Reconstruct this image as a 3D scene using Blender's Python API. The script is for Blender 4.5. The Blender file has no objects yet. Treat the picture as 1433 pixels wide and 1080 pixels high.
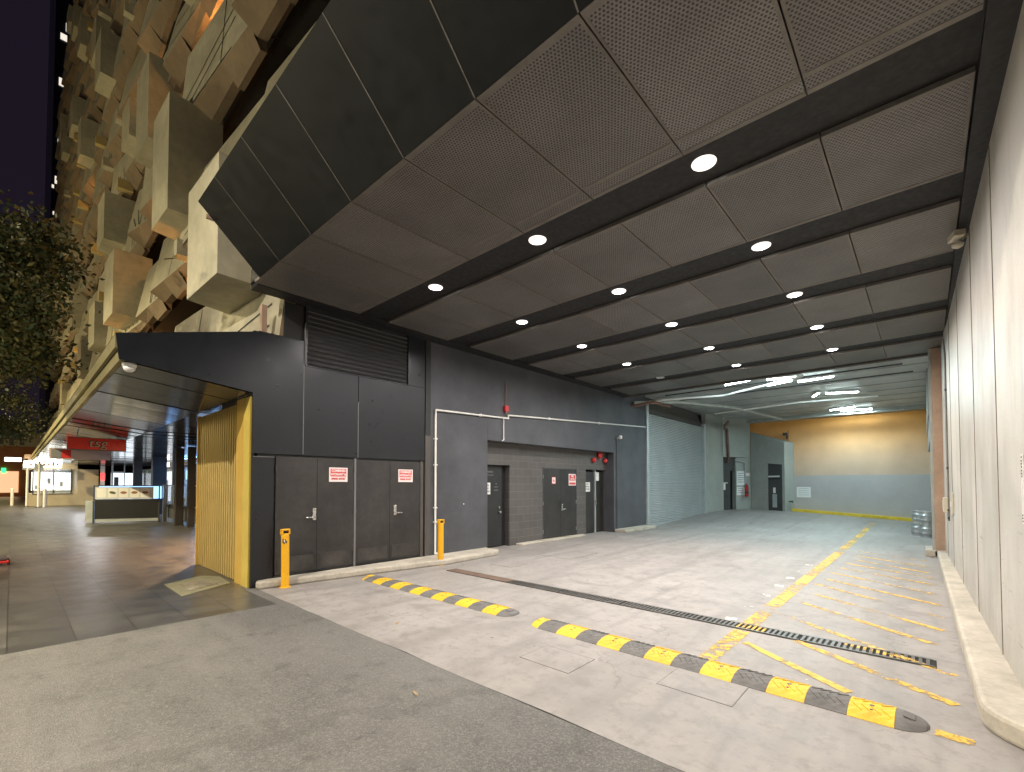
import bpy, bmesh, math, random
from mathutils import Vector, Matrix
R=random.Random(7)
S=bpy.context.scene
C=S.collection
LAMP=54; TUBE=66; SOD=60; SLP=2500; UPL=1350
WL={}                      # world position of every parent
# ---------------------------------------------------------------- helpers
def new(): return bmesh.new()
def box(bm,x0,x1,y0,y1,z0,z1):
    v=[bm.verts.new((x,y,z)) for z in (z0,z1) for (x,y) in ((x0,y0),(x1,y0),(x1,y1),(x0,y1))]
    for f in ((3,2,1,0),(4,5,6,7),(0,1,5,4),(1,2,6,5),(2,3,7,6),(3,0,4,7)): bm.faces.new([v[i] for i in f])
    return v
def quad(bm,*p): return bm.faces.new([bm.verts.new(q) for q in p])
def prism(bm,poly,z0,z1):
    a=[bm.verts.new((x,y,z0)) for x,y in poly]; b=[bm.verts.new((x,y,z1)) for x,y in poly]
    n=len(poly); bm.faces.new(a[::-1]); bm.faces.new(b)
    for i in range(n): bm.faces.new((a[i],a[(i+1)%n],b[(i+1)%n],b[i]))
def obox(bm,c,ux,uy,uz):
    c=Vector(c);ux=Vector(ux);uy=Vector(uy);uz=Vector(uz)
    v=[bm.verts.new(c+ux*a+uy*b+uz*d) for d in (-1,1) for a,b in ((-1,-1),(1,-1),(1,1),(-1,1))]
    for f in ((3,2,1,0),(4,5,6,7),(0,1,5,4),(1,2,6,5),(2,3,7,6),(3,0,4,7)): bm.faces.new([v[i] for i in f])
def tube(bm,pts,r,n=10):
    pts=[Vector(p) for p in pts]
    for a,b in zip(pts,pts[1:]):
        d=(b-a).normalized(); u=d.orthogonal().normalized(); w=d.cross(u)
        A=[];B=[]
        for i in range(n):
            t=2*math.pi*i/n; o=(u*math.cos(t)+w*math.sin(t))*r
            A.append(bm.verts.new(a+o-d*r*.3)); B.append(bm.verts.new(b+o+d*r*.3))
        for i in range(n): bm.faces.new((A[i],A[(i+1)%n],B[(i+1)%n],B[i]))
        bm.faces.new(A[::-1]); bm.faces.new(B)
def lathe(bm,c,prof,n=24,axis='z'):
    c=Vector(c); rings=[]
    for r,h in prof:
        ring=[]
        for i in range(n):
            t=2*math.pi*i/n; a,b=r*math.cos(t),r*math.sin(t)
            p=(a,b,h) if axis=='z' else ((h,a,b) if axis=='x' else (a,h,b))
            ring.append(bm.verts.new(c+Vector(p)))
        rings.append(ring)
    for A,B in zip(rings,rings[1:]):
        for i in range(n): bm.faces.new((A[i],A[(i+1)%n],B[(i+1)%n],B[i]))
    bm.faces.new(rings[0][::-1]); bm.faces.new(rings[-1])
def tag(o,label=None,cat=None,group=None,kind=None):
    if label: o['label']=label
    if cat: o['category']=cat
    if group: o['group']=group
    if kind: o['kind']=kind
    return o
def thing(name,loc,label,cat,group=None):
    o=bpy.data.objects.new(name,None); C.objects.link(o); o.location=loc; o.empty_display_size=.2
    WL[o]=Vector(loc); return tag(o,label,cat,group)
def obj(name,bm,m,parent=None,smooth=False,bevel=0,label=None,local=False):
    bmesh.ops.recalc_face_normals(bm,faces=bm.faces)
    if parent is not None: org=WL[parent]
    else:
        xs=[v.co for v in bm.verts]; org=Vector(((min(v.x for v in xs)+max(v.x for v in xs))/2,(min(v.y for v in xs)+max(v.y for v in xs))/2,min(v.z for v in xs)))
    if not local: bmesh.ops.translate(bm,verts=bm.verts,vec=-org)
    me=bpy.data.meshes.new(name); bm.to_mesh(me); bm.free()
    o=bpy.data.objects.new(name,me); C.objects.link(o)
    if parent is not None: o.parent=parent
    elif not local: o.location=org
    WL[o]=org
    for mm in (m if isinstance(m,(list,tuple)) else [m]): me.materials.append(mm)
    if smooth:
        for p in me.polygons: p.use_smooth=True
    if bevel:
        b=o.modifiers.new('bevel','BEVEL'); b.width=bevel; b.segments=2; b.limit_method='ANGLE'
    if label: o['label']=label
    return o
def struct(name,bm,m,**k):
    o=obj(name,bm,m,**k); o['kind']='structure'; return o
FACE={'+X':((0,1,0),(0,0,1),(1,0,0)),'-X':((0,-1,0),(0,0,1),(-1,0,0)),'-Y':((1,0,0),(0,0,1),(0,-1,0)),'up':((1,0,0),(0,1,0),(0,0,1))}
def text(name,s,size,m,parent,loc,face='+X',sx=1.0,align='CENTER',bold=0.0,shear=0.0):
    cu=bpy.data.curves.new(name,'FONT'); cu.body=s; cu.size=size; cu.align_x=align; cu.align_y='CENTER'; cu.offset=bold; cu.extrude=.0015; cu.resolution_u=3; cu.shear=shear
    t=bpy.data.objects.new('tmp',cu); C.objects.link(t); bpy.context.view_layer.update()
    me=bpy.data.meshes.new_from_object(t.evaluated_get(bpy.context.evaluated_depsgraph_get()))
    bpy.data.objects.remove(t)
    X,Y,Z=[Vector(v) for v in FACE[face]]
    M=Matrix.Translation(Vector(loc)-WL[parent])@Matrix((X,Y,Z)).transposed().to_4x4()@Matrix.Diagonal((sx,1,1,1))
    me.transform(M); me.materials.clear(); me.materials.append(m)
    o=bpy.data.objects.new(name,me); C.objects.link(o); o.parent=parent; WL[o]=WL[parent]; return o
def copytree(o,parent=None):
    c=o.copy(); C.objects.link(c); c.parent=parent
    for ch in list(o.children): copytree(ch,c)
    WL[c]=Vector(c.location); return c
# ---------------------------------------------------------------- materials
def nt(name):
    m=bpy.data.materials.new(name); m.use_nodes=True; t=m.node_tree; t.nodes.clear()
    out=t.nodes.new('ShaderNodeOutputMaterial'); b=t.nodes.new('ShaderNodeBsdfPrincipled'); t.links.new(b.outputs[0],out.inputs[0])
    return m,t,b,out
def N(t,typ,**k):
    n=t.nodes.new(typ)
    for a,b in k.items():
        if isinstance(a,str) and a.startswith('i_'): n.inputs[a[2:]].default_value=b
        else: setattr(n,a,b)
    return n
def coords(t,sc=(1,1,1),rot=(0,0,0)):
    g=t.nodes.new('ShaderNodeNewGeometry'); mp=t.nodes.new('ShaderNodeMapping'); mp.inputs['Scale'].default_value=sc; mp.inputs['Rotation'].default_value=rot
    t.links.new(g.outputs['Position'],mp.inputs['Vector']); return mp.outputs[0]
def noise(t,vec,scale,detail=4,rough=.6):
    n=t.nodes.new('ShaderNodeTexNoise'); n.inputs['Scale'].default_value=scale; n.inputs['Detail'].default_value=detail; n.inputs['Roughness'].default_value=rough
    t.links.new(vec,n.inputs['Vector']); return n.outputs['Fac']
def ramp(t,fac,stops):
    r=t.nodes.new('ShaderNodeValToRGB'); e=r.color_ramp.elements
    while len(e)<len(stops): e.new(.5)
    for i,(p,c) in enumerate(stops):
        e[i].position=p; e[i].color=(c,c,c,1) if not isinstance(c,tuple) else (*c,1)
    t.links.new(fac,r.inputs[0]); return r.outputs[0]
def mixc(t,fac,a,b,mode='MIX'):
    m=t.nodes.new('ShaderNodeMix'); m.data_type='RGBA'; m.blend_type=mode
    for k,s in ((0,fac),(6,a),(7,b)):
        if hasattr(s,'is_output') or isinstance(s,bpy.types.NodeSocket): t.links.new(s,m.inputs[k])
        else: m.inputs[k].default_value=s if k==0 else (*s,1)
    return m.outputs[2]
def math_(t,op,a,b=None,c=None):
    m=t.nodes.new('ShaderNodeMath'); m.operation=op
    for i,s in enumerate((a,b,c)):
        if s is None: continue
        if isinstance(s,bpy.types.NodeSocket): t.links.new(s,m.inputs[i])
        else: m.inputs[i].default_value=s
    return m.outputs[0]
def bump(t,b,h,st=.3,dist=.01):
    n=t.nodes.new('ShaderNodeBump'); n.inputs['Strength'].default_value=st; n.inputs['Distance'].default_value=dist
    t.links.new(h,n.inputs['Height']); t.links.new(n.outputs[0],b.inputs['Normal'])
def mat(name,col,rough=.6,var=.25,sc=1.5,metal=0,bs=.15,bsc=60,spec=.5,stretch=(1,1,1),rv=.15):
    m,t,b,_=nt(name); v=coords(t,stretch)
    a=noise(t,v,sc,6,.65); f=noise(t,v,sc*9,4,.6)
    k=ramp(t,a,[(.3,1-var),(.7,1+var*.6)]); k2=ramp(t,f,[(.3,1-var*.4),(.7,1+var*.3)])
    c=mixc(t,1,mixc(t,1,col,k,'MULTIPLY'),k2,'MULTIPLY'); t.links.new(c,b.inputs['Base Color'])
    b.inputs['Metallic'].default_value=metal; b.inputs['Specular IOR Level'].default_value=spec
    t.links.new(ramp(t,f,[(.2,max(.04,rough-rv)),(.8,min(1,rough+rv))]),b.inputs['Roughness'])
    if bs: bump(t,b,noise(t,v,bsc,3),bs,.004)
    return m
def orand(t,c,lo,hi):
    o=t.nodes.new('ShaderNodeObjectInfo'); return mixc(t,1,c,ramp(t,o.outputs['Random'],[(0,lo),(1,hi)]),'MULTIPLY')
def emi(name,col,st):
    m,t,b,o=nt(name); b.inputs['Base Color'].default_value=(*col,1); b.inputs['Emission Color'].default_value=(*col,1); b.inputs['Emission Strength'].default_value=st; return m

def tyx(t,v):
    s=t.nodes.new('ShaderNodeSeparateXYZ'); t.links.new(v,s.inputs[0]); return s.outputs[0]
# --- driveway concrete
def m_concrete():
    m,t,b,_=nt('driveway_concrete'); v=coords(t)
    big=noise(t,v,.5,5,.6); med=noise(t,v,2.6,8,.7); fine=noise(t,v,90,3,.7); st=noise(t,coords(t,(3,.25,1)),1.6,5,.6)
    c=mixc(t,ramp(t,big,[(.3,0.),(.72,1.)]),(.195,.180,.168),(.33,.306,.287))
    c=mixc(t,ramp(t,med,[(.38,.0),(.62,.5)]),c,(.385,.36,.338))
    c=mixc(t,ramp(t,noise(t,v,7,8,.75),[(.36,.55),(.50,0.)]),c,(.17,.155,.142))
    c=mixc(t,ramp(t,med,[(.24,.8),(.44,0.)]),c,(.165,.15,.14))
    c=mixc(t,ramp(t,st,[(.50,0.),(.72,.55)]),c,(.19,.178,.168))
    c=mixc(t,ramp(t,fine,[(.3,.35),(.5,0.)]),c,(.26,.24,.22))
    # gum spots and flecks
    vo=t.nodes.new('ShaderNodeTexVoronoi'); vo.inputs['Scale'].default_value=3.2; vo.inputs['Randomness'].default_value=1; t.links.new(v,vo.inputs['Vector'])
    d=math_(t,'ADD',vo.outputs['Distance'],math_(t,'MULTIPLY',fine,.03))
    sp=math_(t,'MULTIPLY',math_(t,'LESS_THAN',d,.075),math_(t,'GREATER_THAN',noise(t,v,1.1,2),.47))
    wv=math_(t,'ABSOLUTE',math_(t,'SUBTRACT',math_(t,'FRACT',math_(t,'MULTIPLY',math_(t,'ADD',tyx(t,v),math_(t,'MULTIPLY',noise(t,v,.25,2),2.2)),.62)),.5))
    c=mixc(t,math_(t,'MULTIPLY',ramp(t,wv,[(.03,.35),(.10,0.)]),ramp(t,med,[(.35,0.),(.6,1.)])),c,(.15,.14,.132))
    c=mixc(t,math_(t,'MULTIPLY',sp,.65),c,(.10,.095,.09))
    sj=t.nodes.new('ShaderNodeSeparateXYZ'); t.links.new(v,sj.inputs[0])
    vc=t.nodes.new('ShaderNodeTexVoronoi'); vc.feature='DISTANCE_TO_EDGE'; vc.inputs['Scale'].default_value=.42; vd=t.nodes.new('ShaderNodeVectorMath'); vd.operation='ADD'
    nz_=t.nodes.new('ShaderNodeTexNoise'); nz_.inputs['Scale'].default_value=2.2; nz_.inputs['Detail'].default_value=6; t.links.new(v,nz_.inputs['Vector']); sc_=t.nodes.new('ShaderNodeVectorMath'); sc_.operation='SCALE'; sc_.inputs[3].default_value=.7; t.links.new(nz_.outputs['Color'],sc_.inputs[0]); t.links.new(v,vd.inputs[0]); t.links.new(sc_.outputs[0],vd.inputs[1]); t.links.new(vd.outputs[0],vc.inputs['Vector'])
    crack=math_(t,'MULTIPLY',math_(t,'LESS_THAN',vc.outputs['Distance'],.0035),math_(t,'GREATER_THAN',noise(t,v,.6,3),.5))
    c=mixc(t,math_(t,'MULTIPLY',crack,.3),c,(.09,.08,.075))
    jn=math_(t,'LESS_THAN',math_(t,'ABSOLUTE',math_(t,'SUBTRACT',math_(t,'FRACT',math_(t,'DIVIDE',math_(t,'ADD',sj.outputs[1],.9),4.4)),.5)),.0014)
    c=mixc(t,math_(t,'MULTIPLY',jn,.6),c,(.12,.11,.10))
    # white litter flecks
    v2=t.nodes.new('ShaderNodeTexVoronoi'); v2.inputs['Scale'].default_value=2.1; t.links.new(v,v2.inputs['Vector']); c=mixc(t,math_(t,'MULTIPLY',math_(t,'LESS_THAN',math_(t,'ADD',v2.outputs['Distance'],math_(t,'MULTIPLY',fine,.03)),.032),.8),c,(.62,.60,.56))
    t.links.new(c,b.inputs['Base Color']); t.links.new(ramp(t,med,[(.3,.42),(.7,.72)]),b.inputs['Roughness'])
    bump(t,b,math_(t,'ADD',fine,math_(t,'MULTIPLY',med,2)),.25,.004); return m
def m_asphalt():
    m,t,b,_=nt('footpath_asphalt'); v=coords(t)
    big=noise(t,v,.7,6,.65); agg=noise(t,v,140,2,.6); vo=t.nodes.new('ShaderNodeTexVoronoi'); vo.inputs['Scale'].default_value=95; t.links.new(v,vo.inputs['Vector'])
    c=mixc(t,ramp(t,big,[(.3,0.),(.7,1.)]),(.088,.085,.080),(.155,.148,.137))
    c=mixc(t,ramp(t,vo.outputs['Color'],[(.45,0.),(.9,.55)]),c,(.25,.24,.22))
    c=mixc(t,ramp(t,agg,[(.3,.6),(.5,0.)]),c,(.035,.034,.032))
    c=mixc(t,ramp(t,noise(t,v,3.5,8,.75),[(.34,.5),(.47,0.)]),c,(.045,.043,.04)); c=mixc(t,ramp(t,noise(t,coords(t,(.3,2.5,1)),.9,6,.7),[(.52,0.),(.7,.45)]),c,(.19,.18,.165))
    gs=t.nodes.new('ShaderNodeTexVoronoi'); gs.inputs['Scale'].default_value=2.6; t.links.new(v,gs.inputs['Vector']); c=mixc(t,math_(t,'MULTIPLY',math_(t,'LESS_THAN',math_(t,'ADD',gs.outputs['Distance'],math_(t,'MULTIPLY',agg,.03)),.055),.55),c,(.03,.03,.03))
    # dark wandering repair seam running towards the road
    sx=t.nodes.new('ShaderNodeSeparateXYZ'); t.links.new(v,sx.inputs[0])
    w=math_(t,'ADD',math_(t,'ADD',sx.outputs[0],math_(t,'MULTIPLY',sx.outputs[1],-.42)),math_(t,'MULTIPLY',noise(t,v,1.4,4),.9))
    band=math_(t,'LESS_THAN',math_(t,'ABSOLUTE',math_(t,'ADD',w,3.15)),math_(t,'ADD',.03,math_(t,'MULTIPLY',noise(t,v,9,4),.07)))
    c=mixc(t,math_(t,'MULTIPLY',band,.22),c,(.05,.047,.042))
    t.links.new(c,b.inputs['Base Color']); b.inputs['Roughness'].default_value=.75
    bump(t,b,vo.outputs['Distance'],.5,.006); return m
def m_brick(name,c1,c2,mort,w,h,ms,rough,off=.5,vert=None,var=.3,rv=.1,bst=.4):
    m,t,b,_=nt(name); g=t.nodes.new('ShaderNodeNewGeometry'); s=t.nodes.new('ShaderNodeSeparateXYZ'); cb=t.nodes.new('ShaderNodeCombineXYZ')
    t.links.new(g.outputs['Position'],s.inputs[0])
    a=(1,2) if vert=='yz' else ((0,2) if vert=='xz' else (0,1))
    t.links.new(s.outputs[a[0]],cb.inputs[0]); t.links.new(s.outputs[a[1]],cb.inputs[1])
    br=t.nodes.new('ShaderNodeTexBrick'); br.offset=off; br.inputs['Scale'].default_value=1
    for k,q in (('Brick Width',w),('Row Height',h),('Mortar Size',ms),('Mortar Smooth',.3)): br.inputs[k].default_value=q
    br.inputs['Color1'].default_value=(*c1,1); br.inputs['Color2'].default_value=(*c2,1); br.inputs['Mortar'].default_value=(*mort,1)
    t.links.new(cb.outputs[0],br.inputs['Vector']); n=noise(t,g.outputs['Position'],3,6,.6)
    c=mixc(t,1,br.outputs['Color'],ramp(t,n,[(.3,1-var),(.7,1+var*.5)]),'MULTIPLY'); t.links.new(c,b.inputs['Base Color'])
    t.links.new(ramp(t,n,[(.3,rough-rv),(.7,rough+rv)]),b.inputs['Roughness'])
    bump(t,b,math_(t,'SUBTRACT',noise(t,g.outputs['Position'],50,3),br.outputs['Fac']),bst,.004); return m
def m_perf():
    m,t,b,_=nt('perforated_panel'); g=t.nodes.new('ShaderNodeNewGeometry'); s=t.nodes.new('ShaderNodeSeparateXYZ'); t.links.new(g.outputs['Position'],s.inputs[0])
    p=.030
    def cell(o):
        x=math_(t,'SUBTRACT',math_(t,'FRACT',math_(t,'ADD',math_(t,'DIVIDE',s.outputs[0],p),o)),.5)
        y=math_(t,'SUBTRACT',math_(t,'FRACT',math_(t,'ADD',math_(t,'DIVIDE',s.outputs[1],p*1.732),o)),.5)
        y=math_(t,'MULTIPLY',y,1.732)
        return math_(t,'ADD',math_(t,'MULTIPLY',x,x),math_(t,'MULTIPLY',y,y))
    d=math_(t,'MINIMUM',cell(0),cell(.5)); gn=t.nodes.new('ShaderNodeSeparateXYZ'); t.links.new(g.outputs['Normal'],gn.inputs[0]); hole=math_(t,'MULTIPLY',math_(t,'LESS_THAN',d,.085),math_(t,'GREATER_THAN',math_(t,'ABSOLUTE',gn.outputs[2]),.5))
    n=noise(t,g.outputs['Position'],1.3,5); n2=noise(t,g.outputs['Position'],30,3)
    base=mixc(t,ramp(t,n,[(.3,0.),(.7,1.)]),(.155,.145,.138),(.225,.212,.20)); base=mixc(t,1,base,ramp(t,n2,[(.3,.8),(.7,1.1)]),'MULTIPLY')
    c=mixc(t,hole,base,mixc(t,1,base,(.2,.2,.2),'MULTIPLY')); c=orand(t,c,.80,1.12); t.links.new(c,b.inputs['Base Color']); b.inputs['Roughness'].default_value=.5; b.inputs['Metallic'].default_value=.25
    bump(t,b,hole,-.3,.004); return m
def m_paint(name,col,th=.5,wear=1.0):
    m,t,b,o=nt(name); v=coords(t)
    n=noise(t,v,14,8,.75); n2=noise(t,v,1.1,3,.5)
    a=math_(t,'ADD',math_(t,'MULTIPLY',n,.7),math_(t,'MULTIPLY',n2,.6*wear)); f=ramp(t,a,[(th,0.),(th+.05,1.)])
    tr=t.nodes.new('ShaderNodeBsdfTransparent'); mx=t.nodes.new('ShaderNodeMixShader'); t.links.new(f,mx.inputs[0]); t.links.new(tr.outputs[0],mx.inputs[1]); t.links.new(b.outputs[0],mx.inputs[2]); t.links.new(mx.outputs[0],o.inputs[0])
    c=mixc(t,ramp(t,n,[(.4,.5),(.65,0.)]),col,tuple(q*.6 for q in col)); t.links.new(c,b.inputs['Base Color']); b.inputs['Roughness'].default_value=.6; return m
def m_glass(name,tint=(.8,.9,.95),alpha=.25,rough=.03):
    m,t,b,o=nt(name); b.inputs['Base Color'].default_value=(*tint,1); b.inputs['Roughness'].default_value=rough
    tr=t.nodes.new('ShaderNodeBsdfTransparent'); mx=t.nodes.new('ShaderNodeMixShader'); mx.inputs[0].default_value=alpha
    t.links.new(tr.outputs[0],mx.inputs[1]); t.links.new(b.outputs[0],mx.inputs[2]); t.links.new(mx.outputs[0],o.inputs[0]); return m
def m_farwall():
    m,t,b,_=nt('beige_to_orange_wall'); g=t.nodes.new('ShaderNodeNewGeometry'); s=t.nodes.new('ShaderNodeSeparateXYZ'); t.links.new(g.outputs['Position'],s.inputs[0])  # wall colour runs from beige low down to orange at the top
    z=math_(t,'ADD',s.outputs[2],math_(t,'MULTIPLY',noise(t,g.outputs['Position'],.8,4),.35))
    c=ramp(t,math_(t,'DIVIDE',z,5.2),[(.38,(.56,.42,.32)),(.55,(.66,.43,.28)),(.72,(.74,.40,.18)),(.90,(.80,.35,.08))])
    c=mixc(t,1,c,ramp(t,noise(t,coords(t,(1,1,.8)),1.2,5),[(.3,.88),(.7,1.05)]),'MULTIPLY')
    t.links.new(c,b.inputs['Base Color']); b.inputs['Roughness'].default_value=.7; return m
def m_rightwall():
    m,t,b,_=nt('precast_wall_panel'); v=coords(t); a=noise(t,v,.9,6,.6); st=noise(t,coords(t,(1,1.6,.5)),1.3,6,.7); f=noise(t,v,60,3)
    c=mixc(t,ramp(t,a,[(.3,0.),(.7,1.)]),(.50,.485,.44),(.60,.58,.54)); c=mixc(t,ramp(t,st,[(.45,0.),(.75,.6)]),c,(.30,.265,.235))
    c=mixc(t,1,c,ramp(t,f,[(.3,.9),(.7,1.05)]),'MULTIPLY'); c=orand(t,c,.88,1.06)
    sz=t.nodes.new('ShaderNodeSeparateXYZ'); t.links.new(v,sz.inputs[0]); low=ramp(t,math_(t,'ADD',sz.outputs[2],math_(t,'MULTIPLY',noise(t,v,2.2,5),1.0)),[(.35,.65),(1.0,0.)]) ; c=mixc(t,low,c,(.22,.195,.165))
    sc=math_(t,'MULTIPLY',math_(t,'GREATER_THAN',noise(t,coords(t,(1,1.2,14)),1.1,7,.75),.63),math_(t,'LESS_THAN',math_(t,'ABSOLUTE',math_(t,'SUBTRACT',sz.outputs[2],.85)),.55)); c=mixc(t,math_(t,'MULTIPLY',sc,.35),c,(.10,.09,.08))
    t.links.new(c,b.inputs['Base Color']); t.links.new(ramp(t,a,[(.3,.35),(.7,.6)]),b.inputs['Roughness']); bump(t,b,f,.2,.003); return m

M=dict(
 conc=m_concrete(), asph=m_asphalt(),
 pave=m_brick('bluestone_pavers',(.060,.058,.054),(.095,.091,.083),(.02,.02,.02),.95,.48,.006,.36,rv=.08,bst=.0),
 block=m_brick('grey_block_wall',(.085,.078,.072),(.10,.092,.086),(.14,.128,.118),.4,.2,.006,.7,vert='yz',var=.15),
 tile=m_brick('cream_tile_wall',(.50,.47,.42),(.55,.51,.46),(.3,.28,.25),.6,.3,.006,.4,vert='yz',var=.1),
 perf=m_perf(),
 black=mat('black_metal_panel',(.010,.012,.016),.32,.2,.8,bs=.04,rv=.07),
 blackmat=mat('black_paint_rough',(.018,.018,.018),.6,.3,2),
 fascia=mat('charcoal_fascia_panel',(.010,.011,.012),.5,.35,.7,bs=.05,spec=.12),
 soff=mat('polished_soffit_panel',(.03,.03,.034),.13,.2,.5,metal=.0,bs=.03,bsc=1.5,spec=1.0,rv=.05),
 doork=mat('charcoal_steel_door',(.031,.028,.026),.48,.5,1.6,bs=.05),
 grey=mat('grey_rendered_wall',(.072,.074,.083),.72,.32,.9,bs=.35,bsc=45),
 dgrey=mat('dark_grey_render',(.062,.060,.060),.7,.2,1.2,bs=.3,bsc=45),
 pier=mat('brown_grey_pier',(.075,.066,.058),.7,.2,1.5),
 seam=mat('panel_joint_grey',(.16,.16,.16),.4,.1),
 kerb=mat('kerb_concrete',(.45,.41,.34),.8,.3,2.5,bs=.4,bsc=40),
 kerbside=mat('kerb_side_concrete',(.30,.27,.20),.85,.45,2.5,bs=.4,bsc=30),
 rwall=m_rightwall(), joint=mat('joint_sealant',(.22,.19,.16),.8,.3,5),
 trim=mat('dark_ceiling_trim',(.012,.012,.014),.6,.2,2),
 strip=mat('black_ceiling_recess',(.008,.008,.009),.7,.2,2),
 lampon=emi('lamp_lens_lit',(1,.97,.93),60), lampoff=mat('lamp_lens_unlit',(.5,.5,.48),.3,.1),
 rim=mat('white_lamp_trim',(.75,.74,.72),.4,.05), rimlit=emi('lamp_trim_painted_glow',(1,.92,.86),1.3), tubeon=emi('fluorescent_tube_lit',(.80,1,1),45),  # lit trim ring emits, imitating lens light spilled onto it
 teal=mat('pale_green_painted_wall',(.35,.36,.33),.7,.14,1.0,bs=.25,bsc=30),
 tealceil=mat('grey_green_soffit',(.42,.42,.40),.5,.25,1.0,stretch=(1,.3,1)),
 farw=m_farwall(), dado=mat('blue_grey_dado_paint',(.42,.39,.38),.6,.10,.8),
 yel=mat('yellow_safety_paint',(.72,.50,.03),.5,.25,4), boll=mat('bollard_yellow_paint',(.80,.41,.015),.35,.12,6,bs=.05),
 ypaint=m_paint('yellow_line_paint',(.74,.45,.055),.47,.6), yworn=m_paint('worn_yellow_line_paint',(.76,.47,.08),.525,.7), wworn=m_paint('worn_white_paint',(.72,.70,.65),.5,.6),
 rubg=mat('grey_rubber',(.15,.145,.14),.8,.3,6,bs=.6,bsc=90), ruby=mat('yellow_rubber',(.74,.46,.025),.6,.25,6,bs=.5,bsc=90),
 iron=mat('cast_iron_grate',(.13,.125,.115),.45,.4,5,metal=.4), rust=mat('rusty_channel_cover',(.14,.09,.065),.75,.4,5), pit=mat('dark_pit',(.01,.01,.01),.9,.1),
 roll=mat('grey_green_shutter_steel',(.42,.44,.44),.4,.12,1.2,metal=.25,bs=.02), galv=mat('galvanised_steel',(.48,.52,.52),.4,.15,3,metal=.4),
 steel=mat('stainless_steel',(.62,.61,.58),.28,.1,4,metal=.9), keg=mat('keg_steel',(.38,.39,.39),.42,.15,9,metal=.6),
 white=mat('white_paint',(.78,.77,.74),.4,.06), whitepipe=mat('white_pvc_pipe',(.76,.74,.70),.35,.08,6),
 red=mat('red_paint',(.55,.03,.03),.35,.15,5), signred=mat('sign_red',(.62,.05,.05),.4,.05), signwhite=mat('sign_white',(.82,.72,.70),.4,.04),
 ink=mat('dark_sign_ink',(.05,.05,.055),.5,.05), fade=mat('faded_lettering',(.20,.20,.20),.6,.1),
 rustpipe=mat('brown_pipe',(.20,.10,.075),.6,.3,6), tealpipe=mat('painted_grey_pipe',(.42,.42,.38),.5,.2,5),
 goldedge=mat('gold_edge_strip',(.58,.44,.09),.5,.15,2), fseam=mat('fascia_seam_strip',(.10,.09,.085),.5,.5,3), coverframe=mat('cover_frame_metal',(.20,.185,.17),.6,.4,8), doork2=mat('worn_door_plate',(.045,.041,.038),.45,.5,3), golddk=mat('gold_sheet_shaded',(.22,.13,.015),.6,.2,2), gold=mat('gold_anodised_fin',(.70,.52,.18),.42,.12,2,metal=.3,bs=.0), goldlight=mat('gold_edge_panel',(.72,.47,.10),.4,.1,2,metal=.3),
 tcon=mat('tower_concrete',(.50,.46,.34),.85,.3,.6,bs=.35,bsc=12), tcon_shade=mat('tower_concrete_shaded',(.27,.20,.13),.9,.3,.7,bs=.3,bsc=12),  # tower concrete copy with shade and warm lamp tint painted in, for undersides
 groove=mat('shadow_groove',(.035,.03,.022),.9,.1), tdark=mat('parking_deck_dark',(.018,.016,.015),.9,.2), cap=mat('glow_tinted_beam_end',(.62,.47,.20),.7,.15),
 sodium=emi('sodium_lamp_lit',(1,.55,.18),40), beige=mat('beige_column',(.40,.28,.20),.7,.2,2),
 box=mat('cream_plastic',(.60,.56,.45),.4,.05), cover=mat('olive_pit_lid',(.26,.25,.16),.8,.25,5),
 leaf=mat('tree_leaf',(.11,.10,.03),.5,.4,3,bs=0), leaf2=mat('dark_tree_leaf',(.035,.05,.014),.55,.4,3,bs=0), bark=mat('bark',(.10,.075,.05),.9,.4,8,bs=.8,bsc=20),
 glass=m_glass('clear_glass'), dglass=m_glass('dark_glass',(.03,.04,.05),.75,.05),
 shopblue=emi('blue_lit_shop_wall',(.30,.55,1.0),2.2), shopwhite=emi('white_lit_shop_wall',(.85,.93,1.0),1.5), shopsign=emi('white_lit_sign',(1,.97,.92),5), shopwarm=emi('warm_lit_wall',(1,.62,.35),.9), redlit=emi('red_lit_sign',(1,.05,.05),3),
 greenlit=emi('green_lit_sign',(.05,1,.3),2), winlit=emi('lit_window',(.95,.86,.74),1.0),
 tsgred=mat('red_sign_face',(.62,.035,.03),.35,.06), signbeige=mat('beige_sign_face',(.52,.38,.32),.5,.15,2), cream=mat('cream_render',(.50,.43,.30),.7,.15,1), terra=mat('terracotta_render',(.42,.16,.06),.7,.2,1), tealaw=mat('teal_awning_fabric',(.12,.42,.36),.6,.1),
 tarp=mat('black_vinyl_tarp',(.012,.012,.013),.4,.2,3,bs=.25,bsc=2), paper=mat('menu_card',(.60,.62,.64),.5,.06,4), food=mat('menu_photo_brown',(.30,.13,.07),.6,.5,30), food2=mat('menu_photo_green',(.08,.09,.05),.6,.5,30),
 ntower=mat('night_tower_glass',(.012,.014,.022),.3,.2), road=mat('road_asphalt',(.05,.05,.05),.8,.25,2),
 awedge=mat('awning_edge_olive',(.22,.19,.09),.6,.2,2), leafdry=mat('dry_leaf',(.35,.24,.12),.7,.3,20),
)
XW=-7.65; XB=-7.95; ZC=4.6
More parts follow.
